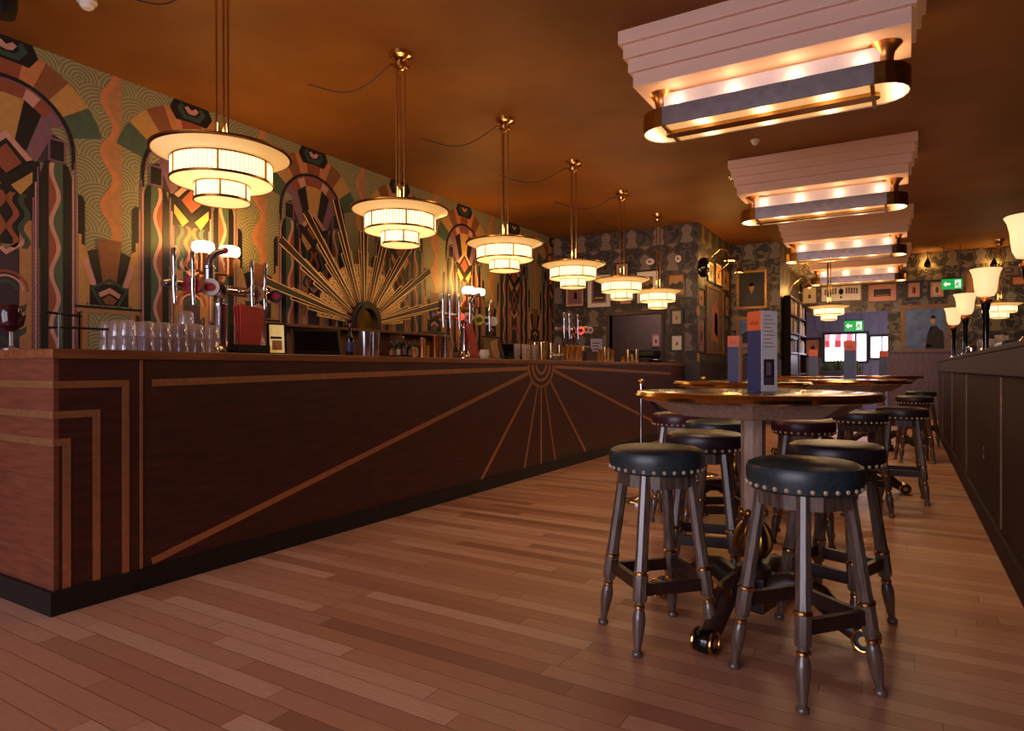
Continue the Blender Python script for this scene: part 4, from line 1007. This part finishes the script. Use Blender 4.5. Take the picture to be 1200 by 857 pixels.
# ------------------------------------------------------------------ pictures on the walls
def picture(px0, py0, px1, py1, ax, val, label, frame, mount, art, style=None, fw=.03, mw=.04, group='framed pictures on the far walls'):
    """frame corners given as seen in the photo, on the wall plane axis=val"""
    a = at(px0, py0, ax, val); b = at(px1, py1, ax, val)
    u0, u1 = sorted((a[1-ax], b[1-ax]))
    zc = (at((px0+px1)/2, py0, ax, val).z, at((px0+px1)/2, py1, ax, val).z)
    z0, z1 = min(zc), max(zc); w, h = u1-u0, z1-z0
    cu = (u0+u1)/2
    loc = (cu, val, z0) if ax == 1 else (val, cu, z0)
    t = thing('framed_picture', label, 'picture', loc, 0, group)
    fn = (lambda u, v, d: (u, -d, v)) if ax == 1 else (lambda u, v, d: (d, u, v))
    fw = min(fw, w*.16); mw = min(mw, w*.2)
    mb = MB(); H = w/2
    for P in ([(-H,0),(H,0),(H-fw,fw),(-H+fw,fw)], [(H,0),(H,h),(H-fw,h-fw),(H-fw,fw)], [(H,h),(-H,h),(-H+fw,h-fw),(H-fw,h-fw)], [(-H,h),(-H,0),(-H+fw,fw),(-H+fw,h-fw)]):
        mb.prism(P, fn, .002, .03)
    mb.build('frame', M[frame], t)
    i0 = fw
    if mount:
        mb = MB(); mb.prism([(-H+fw,fw),(H-fw,fw),(H-fw,h-fw),(-H+fw,h-fw)], fn, .002, .012); mb.build('mount', M[mount], t); i0 = fw+mw
    W, Hh = H-i0, h-2*i0
    mb = MB(); mb.prism([(-W,i0),(W,i0),(W,h-i0),(-W,h-i0)], fn, .003, .016, 0)
    ms = [M[art]]
    def P2(pts, m): mb.prism([(x*W, i0+(y+1)/2*Hh) for x, y in pts], fn, .0155, .0172+.0004*len(ms), m)
    if style == 'bust':
        ms += [M['skin'], M['ink'], M['white']]
        P2([(-.75,-1),(.75,-1),(.6,-.45),(.2,-.2),(-.2,-.2),(-.6,-.45)], 2)
        P2([(.2*math.cos(i*PI/6), .15+.26*math.sin(i*PI/6)) for i in range(12)], 1)
        P2([(-.21,.2),(.21,.2),(.2,.38),(.08,.46),(-.12,.45)], 2); P2([(-.07,-.12),(.07,-.12),(0,-.4)], 3)
    elif style == 'bust2':
        ms += [M['skin'], M['paint_dark'], M['m_mauve']]
        P2([(.0,-1),(.95,-1),(.9,-.2),(.55,.15),(.25,.1),(.1,-.3)], 2)
        P2([(.38+.13*math.cos(i*PI/6), .42+.2*math.sin(i*PI/6)) for i in range(12)], 1)
        P2([(.28,.5),(.5,.5),(.5,.64),(.32,.66)], 2); P2([(-.1,-.75),(.35,-.82),(.3,-.9),(-.1,-.86)], 1); P2([(.22,.05),(.36,.2),(.3,-.1)], 3)
    elif style == 'figure':
        ms += [M['m_rust'], M['ink']]
        P2([(-.5,-.6),(.4,-.7),(.5,.2),(.1,.7),(-.4,.4)], 1); P2([(-.1,-.4),(.35,-.5),(.3,.2),(-.05,.3)], 2)
    elif style == 'sketch':
        ms += [M['ink']]
        P2([(-.35,-.5),(.3,-.55),(.38,-.1),(.1,.3),(-.25,.15)], 1)
    elif style == 'scene':
        ms += [M['ink'], M['m_tan']]
        P2([(-1,-.1),(-.5,.25),(0,.05),(.6,.4),(1,.1),(1,-.5),(-1,-.5)], 1); P2([(-.8,-.6),(.8,-.6),(.8,-.8),(-.8,-.8)], 2)
    elif style == 'sign':
        ms += [M['ink'], M['m_pink']]
        for k in range(5):
            for s_ in (-1, 1):
                x = s_*(.28+.13*k); w_ = .038; lift = .12-.03*k
                P2([(x-w_,-.15+lift),(x+w_,-.15+lift),(x+w_,.6+lift),(x-w_,.6+lift)], 1)
                P2([(x-w_*.3,.0+lift),(x+w_*.4,.0+lift),(x+w_*.4,.4+lift*.9),(x-w_*.3,.4+lift*.9)], 0 if k % 2 else 2)
        P2([(.13*math.cos(i*PI/6), .25+.42*math.sin(i*PI/6)) for i in range(12)], 1)
        P2([(.09*math.cos(i*PI/6), .25+.30*math.sin(i*PI/6)) for i in range(12)], 2)
        P2([(-.07,-.5),(.07,-.5),(.0,-.75)], 1); P2([(-.07,-.5),(.07,-.5),(0,-.3)], 1)
    mb.build('print', ms, t)
    return t
YB = Y1
picture(662, 331, 686, 361, 1, YB, 'black framed print with red and dark figure, first from the mural corner', 'frame_black', 'm_pink', 'm_mauve', 'figure')
picture(689.5, 323, 715.5, 360, 1, YB, 'white framed dark picture below the fourth pendant lamp', 'white', 'm_mauve', 'paint_dark', 'scene', .07)
picture(721, 308, 738, 327, 1, YB, 'small black framed print above the fifth pendant lamp', 'frame_black', 'm_pink', 'm_mauve', 'sketch')
picture(725, 333, 742, 358, 1, YB, 'pale print mostly hidden behind the fifth pendant lamp', 'frame_black', 'm_pink', 'm_mauve', 'sketch')
picture(745, 316.5, 773.5, 357, 1, YB, 'large white mounted picture between the fifth and sixth pendants', 'frame_black', 'white', 'paint_sepia', 'scene', .03, .14)
picture(782.5, 321, 803, 347, 1, YB, 'brown framed orange landscape print above the sixth pendant lamp', 'frame_brown', None, 'm_tan', 'scene')
picture(785.5, 362, 801, 382, 1, YB, 'upper small portrait print in black frame right of the doorway', 'frame_black', 'cream', 'cream', 'sketch', .05)
picture(785, 391, 802, 413, 1, YB, 'lower small print in black frame right of the doorway', 'frame_black', 'white', 'white', 'sketch', .06)
def plaque(px, py, w, h, label, m='white'):
    p_ = at(px, py, 1, YB); t = thing('wall_plaque', label, 'plaque', (p_.x, YB, p_.z))
    mb = MB(); mb.prism([(w*math.cos(i*PI/8), h*math.sin(i*PI/8)) for i in range(16)], lambda u, v, d: (u, -d, v), .002, .02); mb.build('plate', M[m], t)
    mb = MB(); mb.prism([(-w*.4,-h*.4),(w*.5,-h*.2),(w*.2,h*.5),(-w*.5,h*.3)], lambda u, v, d: (u, -d, v), .02, .026); mb.build('emblem', M['m_mauve'], t)
plaque(762, 307, .075, .055, 'pale oval plaque high on the back wall above the white mounted picture')
plaque(795, 303.5, .05, .06, 'pale square-ish plaque high on the back wall near the corner')
# return wall
for (a, b, c, d, fr_, mt_, art, st, lab) in (
    (828.5,306,836,331,'frame_black','cream','paint_sepia','sketch','gold-lit small picture beside the black wall speaker'),
    (837,308,845,336,'frame_black','cream','m_orange','sketch','gold-lit small picture in the middle of the row of three'),
    (845.5,316,852.5,341,'gilt','m_gold','m_gold','sketch','picture with painted gold light at the right end of the row of three'),  # gold lamp glow put into the mount and print colours
    (826.5,338,846.5,415,'gilt',None,'paint_brown','figure','tall brown oil painting in a gilt frame on the return wall'),
    (817,337,824.5,360,'frame_black','m_tan','m_orange','sketch','small orange print below the black wall speaker'),
    (815.5,371,825,414,'frame_black','m_mauve','m_mauve','figure','tall narrow mauve print at the near edge of the return wall'),
    (848,346,853.5,372,'frame_black','m_tan','m_tan','sketch','narrow tan print right of the tall oil painting')):
    picture(a, b, c, d, 0, X2, lab, fr_, mt_, art, st)
picture(863.5, 317, 899, 362, 1, Y2, 'portrait of a dark-suited sitter with white collar in a gilt frame', 'gilt', None, 'paint_dark', 'bust', .045)
picture(863, 371, 901, 414, 1, Y2, 'dark blue painting partly hidden behind the menu stands', 'gilt', None, 'paint_blue', 'scene', .06)
picture(939.5, 336, 958, 357, 1, Y3, 'cream sketch print left of the lettered sign', 'frame_brown', 'cream', 'cream', 'sketch', .03, .05)
picture(961, 333.5, 1011, 354.5, 1, Y3, 'wide pale framed sign with dark lettering above the lobby opening', 'frame_brown', None, 'white', 'sign', .035, group=None)
picture(1016, 332, 1052, 354.5, 1, Y3, 'brown framed landscape print right of the lettered sign', 'frame_brown', 'm_pink', 'paint_dark', 'scene', .03, .10)
picture(1061, 329, 1081, 351, 1, Y3, 'small red portrait print in a wide black frame', 'frame_black', 'm_pink', 'm_pink', 'figure', .1, .03)
picture(1087, 328, 1109, 351, 1, Y3, 'black framed figure print half behind the exit sign', 'frame_black', 'm_pink', 'cream', 'figure', .05, .05)
picture(1055.5, 357, 1114, 414, 1, Y3-.0, 'large blue half-length portrait in a dark brown frame beside the lobby opening', 'bronze', None, 'paint_blue', 'bust2', .09)
picture(1131, 319, 1150, 350, 1, Y3, 'tall pale picture behind the largest tulip lamp', 'gilt', None, 'm_tan', None, .03)
picture(1183, 322, 1215, 336, 1, Y3, 'wide picture rail with painted orange light cut off at the right edge', 'frame_brown', None, 'm_orange', None, .05)  # picture rail, orange light on it put into the print colour
picture(942.5, 396, 963, 419, 1, VY, 'orange portrait print on the grey lobby boarding', 'frame_black', None, 'm_orange', 'sketch', .06)
picture(764, 391, 774, 407, 1, Y1+1.5, 'lilac notice with dark figure in the kitchen doorway', 'm_mauve', None, 'm_pink', 'sketch', .03)

# exit signs
def exit_sign(loc, w, h, label, drop):
    t = thing('exit_sign', label, 'exit sign', loc, 0, 'green exit signs')
    mb = MB(); mb.box(-w/2, w/2, -.03, .03, 0, h); mb.build('panel', M['exit'], t)
    mb = MB(); mb.box(-w/2-.01, w/2+.01, -.035, .035, h, h+.025)
    for sx in (-1, 1): mb.box(sx*w*.4-.005, sx*w*.4+.005, -.005, .005, h+.025, h+drop)
    mb.build('bracket', M['black'], t)
    mb = MB(); fn = lambda u, v, d: (u*w, -.03-d, v*h)
    mb.prism([(-.42,.5),(-.28,.78),(-.28,.6),(-.08,.6),(-.08,.4),(-.28,.4),(-.28,.22)], fn, 0, .003)
    mb.prism([(.14,.12),(.42,.12),(.42,.88),(.14,.88)], fn, 0, .002)
    mb.build('arrow_and_door', M['exitwhite'], t)
    mb = MB(); mb.prism([(.2,.7),(.26,.7),(.26,.82),(.2,.82)], fn, .002, .004); mb.prism([(.16,.5),(.28,.66),(.34,.6),(.38,.5),(.34,.48),(.3,.54),(.28,.46),(.36,.3),(.34,.15),(.29,.15),(.3,.28),(.22,.38),(.17,.2),(.12,.24),(.19,.45),(.2,.54)], fn, .002, .004)
    mb.build('running_figure', M['exit'], t)
p_ = at(1115.5, 339, 1, 15.6); exit_sign(p_, .34, .2, 'bright green exit sign with left arrow hanging before the far wall', CE-p_.z)
p_ = at(1000.5, 388, 1, 18.6); exit_sign(p_, .42, .26, 'pale green exit sign inside the grey lobby above the window', CE-p_.z)

# far wall lanterns, speakers, swan-neck picture lights
for px, lab in ((1087, 'dark drop-shaped wall lantern above the exit sign'), (1165, 'dark drop-shaped wall lantern above the largest tulip lamp')):
    p_ = at(px, 309, 1, Y3-.2)
    t = thing('wall_lantern', lab, 'wall lamp', p_, 0, 'drop wall lanterns')
    mb = MB(); mb.lathe([(0,-.09),(.05,-.07),(.07,-.03),(.055,.03),(.02,.09),(.008,.12)], 18, cap=False); mb.build('body', M['black'], t)
    mb = MB(); mb.tube([(0,0,.11),(0,0,.26),(0,.1,.3),(0,.2,.3)], .008, 8); mb.build('bracket', M['black'], t)
    light('lantern_light', 'POINT', (p_.x, Y3-.09, p_.z+.02), 9, (1, .5, .1), .03)
def speaker(loc, rz, label):
    t = thing('wall_speaker', label, 'speaker', loc, rz, 'black wall speakers')
    mb = MB(); mb.M = Matrix.Rotation(PI/2, 4, 'Y') @ Matrix.Diagonal((1.25, 1, 1, 1)); mb.lathe([(.09,.03),(.125,.06),(.135,.12),(.12,.17),(.07,.185),(0,.187)], 28); mb.build('housing', M['blackgloss'], t)
    mb = MB(); mb.tube([(0,0,0),(.06,0,0)], .02, 10); mb.build('bracket', M['black'], t)
p_ = at(817, 314, 0, X2); speaker((X2, p_.y, p_.z), 0, 'black oval wall speaker near the gold-lit corner of the return wall')
p_ = at(932, 341, 1, Y3); speaker((p_.x+.05, Y3, p_.z), -PI/2, 'black oval wall speaker by the bookcase on the far wall')
def swan(loc, rz, label):
    t = thing('picture_light', label, 'wall lamp', loc, rz, 'brass swan-neck picture lights')
    mb = MB(); mb.lathe([(.05,0),(.05,.01),(.02,.02)], 16); o = mb.build('wall_plate', M['brass'], t); o.rotation_euler = (0, PI/2, 0)
    mb = MB(); mb.tube([(.01,0,0),(.1,0,.1),(.22,0,.2),(.34,0,.17),(.38,0,.06)], .012, 10); mb.build('arm', M['brass'], t)
    mb = MB(); mb.lathe([(.02,.07),(.05,.05),(.085,-.02),(.08,-.02),(.045,.04),(0,.05)], 20, (.38, 0), cap=False); mb.build('shade', M['brass'], t)
    mb = MB(); mb.ball((.38, 0, .0), .025); mb.build('bulb', M['bulb'], t)
for y, z, lab in ((11.55, 2.95, 'brass swan-neck lamp over the gold-lit pictures, nearer the corner'), (12.35, 2.85, 'brass swan-neck lamp over the gold-lit pictures, nearer the portrait')):
    swan((X2, y, z), 0, lab); light('swan_light', 'POINT', (X2+.30, y, z-.06), 18 if y < 12 else 9, (1, .52, .12), .04)
swan((X3, 14.6, 2.75), 0, 'brass swan-neck lamp above the bookcase'); light('swan_light', 'POINT', (X3+.30, 14.6, 2.68), 16, (1, .52, .12), .04)
p_ = at(952, 312, 1, Y3); swan((p_.x, Y3, p_.z), -PI/2, 'brass swan-neck lamp on the far wall above the cream sketch'); light('swan_light', 'POINT', (p_.x, Y3-.3, p_.z), 12, (1, .52, .12), .04)

# bookcase on the second return wall
bk = thing('bookcase', 'tall dark bookcase against the return wall beside the lobby opening', 'bookcase', (X3, 14.85, 0))
def kp(mb_, n_, m): o = mb_.build(n_, m, bk); return o
for y in (-1.2, 1.16): mb = MB(); mb.box(.03, .16, y, y+.04, 0, 2.5); kp(mb, 'side_panel', M['darkcase'])
mb = MB(); mb.box(.03, .045, -1.16, 1.16, 0, 2.5); kp(mb, 'back_panel', M['walnut'])
for z in (.05, .5, .95, 1.38, 1.78, 2.14, 2.48): mb = MB(); mb.box(.045, .155, -1.16, 1.16, z, z+.03); kp(mb, 'shelf', M['frame_brown'])
mb = MB(); mb.box(.14, .165, -.02, .02, .08, 2.48); kp(mb, 'centre_post', M['walnut'])
bm_ = ['m_rust','blue','white','m_tan','m_dgreen','greyblue','cream','m_plum','m_ochre']
bkc = ['red-brown','navy','white','tan','dark green','grey-blue','cream','plum','ochre']
shn = {1.41: 'third', 1.81: 'second', 2.17: 'top'}
bi = 0
protoB = {}
for z in (1.41, 1.81, 2.17):
    y = -1.12; j = 0
    while y < 1.05:
        th = random.uniform(.035, .06); h = random.uniform(.2, .29); k = (bi*5+j*2) % 9
        if abs(y+th/2) > .06 and random.random() > .18:
            if k not in protoB:
                mb = MB(); mb.box(0, .085, -.5, .5, 0, 1, 0); mb.box(.004, .081, -.42, .42, 1.0, 1.002, 1)
                o = tag(mb.build('book', [M[bm_[k]], M['cream']]), '', 'book', 'books on the far bookcase'); protoB[k] = o
            else: o = protoB[k].copy(); C.objects.link(o)
            o.location = (X3+.05, 14.85+y+th/2, z); o.scale = (1, th, h)
            o['label'] = 'upright %s book on the %s shelf of the far bookcase' % (bkc[k], shn[z])
        y += th+.004; j += 1
    bi += 1

# things on the partition top and in the lobby
for i, (y, x) in enumerate(((6.55,.66),(6.68,.70),(7.25,.64),(7.4,.69),(7.55,.63),(7.72,.68),(8.0,.66),(8.2,.7))):
    mb = MB(); mb.lathe([(.03,0),(.032,.004),(.006,.012),(.006,.06),(.03,.08),(.036,.11),(.032,.14),(.030,.14),(.033,.11),(.027,.083),(0,.066)], 16, cap=False)
    tag(mb.build('wine_glass', M['glass'], loc=(x, y, PT)), 'clear stemmed glass on the partition top around the largest tulip lamp', 'glass', 'stemmed glasses on the partition top')
t = thing('serving_tray', 'bright steel tray on the partition behind the largest tulip lamp', 'tray', (.66, 7.75, PT))
t.location = (.62, 8.55, PT)
mb = MB(); mb.lathe([(.10,0),(.12,.01),(.12,.02),(.11,.02),(.095,.006),(0,.006)], 28, cap=False); mb.build('tray', M['chrome'], t)
mb = MB(); mb.lathe([(.04,.006),(.05,.05),(.045,.10),(.02,.12),(0,.12)], 20); mb.build('lid', M['chrome'], t)
t = thing('cutlery_caddy', 'low black caddy on the partition top near the right edge', 'caddy', (.64, 5.55, PT))
mb = MB(); mb.box(-.09, .09, -.22, .22, 0, .05); mb.build('box', M['black'], t, bevel=.01)
mb = MB(); mb.box(-.07, .07, -.2, .2, .05, .058); mb.build('lid', M['ink'], t, bevel=.003)
# planter under the lobby window
t = thing('window_planter', 'green potted plants in a trough below the lobby window', 'plant', (w1[0]+.42, VY-.35, 0))
mb = MB(); mb.box(-.5, .5, -.16, .16, 0, 1.0); mb.build('trough', M['walnut'], t)
mb = MB()
for k in range(150):
    x, y = random.uniform(-.48,.48), random.uniform(-.14,.14); a = random.uniform(0, 2*PI); h = random.uniform(.12,.36)*(1.2-abs(x))
    r_ = random.uniform(.04,.09); dx, dy = math.cos(a)*r_, math.sin(a)*r_
    mb.add([(x,y,1.0),(x+dx*.5-dy*.3,y+dy*.5+dx*.3,1.0+h*.6),(x+dx,y+dy,1.0+h),(x+dx*.5+dy*.3,y+dy*.5-dx*.3,1.0+h*.6)], [(0,1,2,3)])
mb.build('foliage', M['green_leaf'], t)
# street outside the lobby window: awning and a pale facade
t = thing('street_awning', 'red and white shop awning seen through the lobby window', 'awning', (-1.75, 22.0, 2.4))
mb = MB()
for k in range(8): mb.add([(-.6+.15*k,0,0),(-.45+.15*k,0,0),(-.45+.15*k,-.6,-.5),(-.6+.15*k,-.6,-.5),(-.6+.15*k,-.6,-.7),(-.45+.15*k,-.6,-.7)], [(0,1,2,3),(3,2,5,4)], k % 2)
mb.build('canvas', [M['red'], M['white']], t)
mb = MB(); mb.tube([(-.58,-.58,-.7),(-.58,-.58,-2.4)], .02, 8); mb.tube([(.58,-.58,-.7),(.58,-.58,-2.4)], .02, 8); mb.build('post', M['steel'], t)
mb = MB(); mb.box(-8, 8, 20.7, 60, -.12, -.05); struct(mb.build('street', mat('grey_paving', '#8a8688', .8)))
# kitchen things behind the doorway
kx = (hx0+hx1)/2
t = thing('coffee_machine', 'dark coffee machine just inside the kitchen doorway behind the bar', 'coffee machine', (hx0+.32, Y1+.9, 0))
mb = MB(); mb.box(-.35, .35, -.3, .3, 0, .95); mb.build('cabinet', M['walnut'], t)
mb = MB(); mb.box(-.25, .25, -.2, .2, .95, 1.3); mb.box(-.28, .28, -.24, .2, 1.3, 1.42); mb.build('body', M['black'], t, bevel=.02)
mb = MB(); mb.tube([(-.1,-.2,1.28),(-.1,-.32,1.26),(.05,-.4,1.26)], .016, 8); mb.build('portafilter', M['chrome'], t)
light('kitchen_lamp', 'POINT', (hx1-.3, Y1+.7, 2.6), 40, (1, .78, .72), .15)

# ------------------------------------------------------------------ daylight and picture settings
wd = bpy.data.worlds.new('world'); SC.world = wd; wd.use_nodes = True
nt = wd.node_tree; bg = nt.nodes['Background']
tc = nt.nodes.new('ShaderNodeTexCoord'); sx = nt.nodes.new('ShaderNodeSeparateXYZ'); nt.links.new(tc.outputs['Generated'], sx.inputs[0])
rp = nt.nodes.new('ShaderNodeValToRGB'); nt.links.new(sx.outputs[2], rp.inputs[0])
rp.color_ramp.elements[0].position = 0; rp.color_ramp.elements[0].color = (.84, .76, .88, 1)
rp.color_ramp.elements[1].position = .6; rp.color_ramp.elements[1].color = (.76, .73, 1, 1)
nt.links.new(rp.outputs[0], bg.inputs[0]); bg.inputs[1].default_value = 6.8
for x in (-3.25, -.75):
    o = light('window_portal', 'AREA', (x, FY+.02, 1.75), 1, (1,1,1), (2.3, 2.6), (PI/2, 0, 0)); o.data.cycles.is_portal = True
SC.view_settings.view_transform = 'Standard'; SC.view_settings.look = 'None'
SC.view_settings.gamma = 1; SC.view_settings.use_curve_mapping = False; SC.view_settings.exposure = 0
SC.cycles.max_bounces = 7; SC.cycles.diffuse_bounces = 3; SC.cycles.glossy_bounces = 4; SC.cycles.transmission_bounces = 6
SC.cycles.use_denoising = True; SC.cycles.sample_clamp_indirect = 4
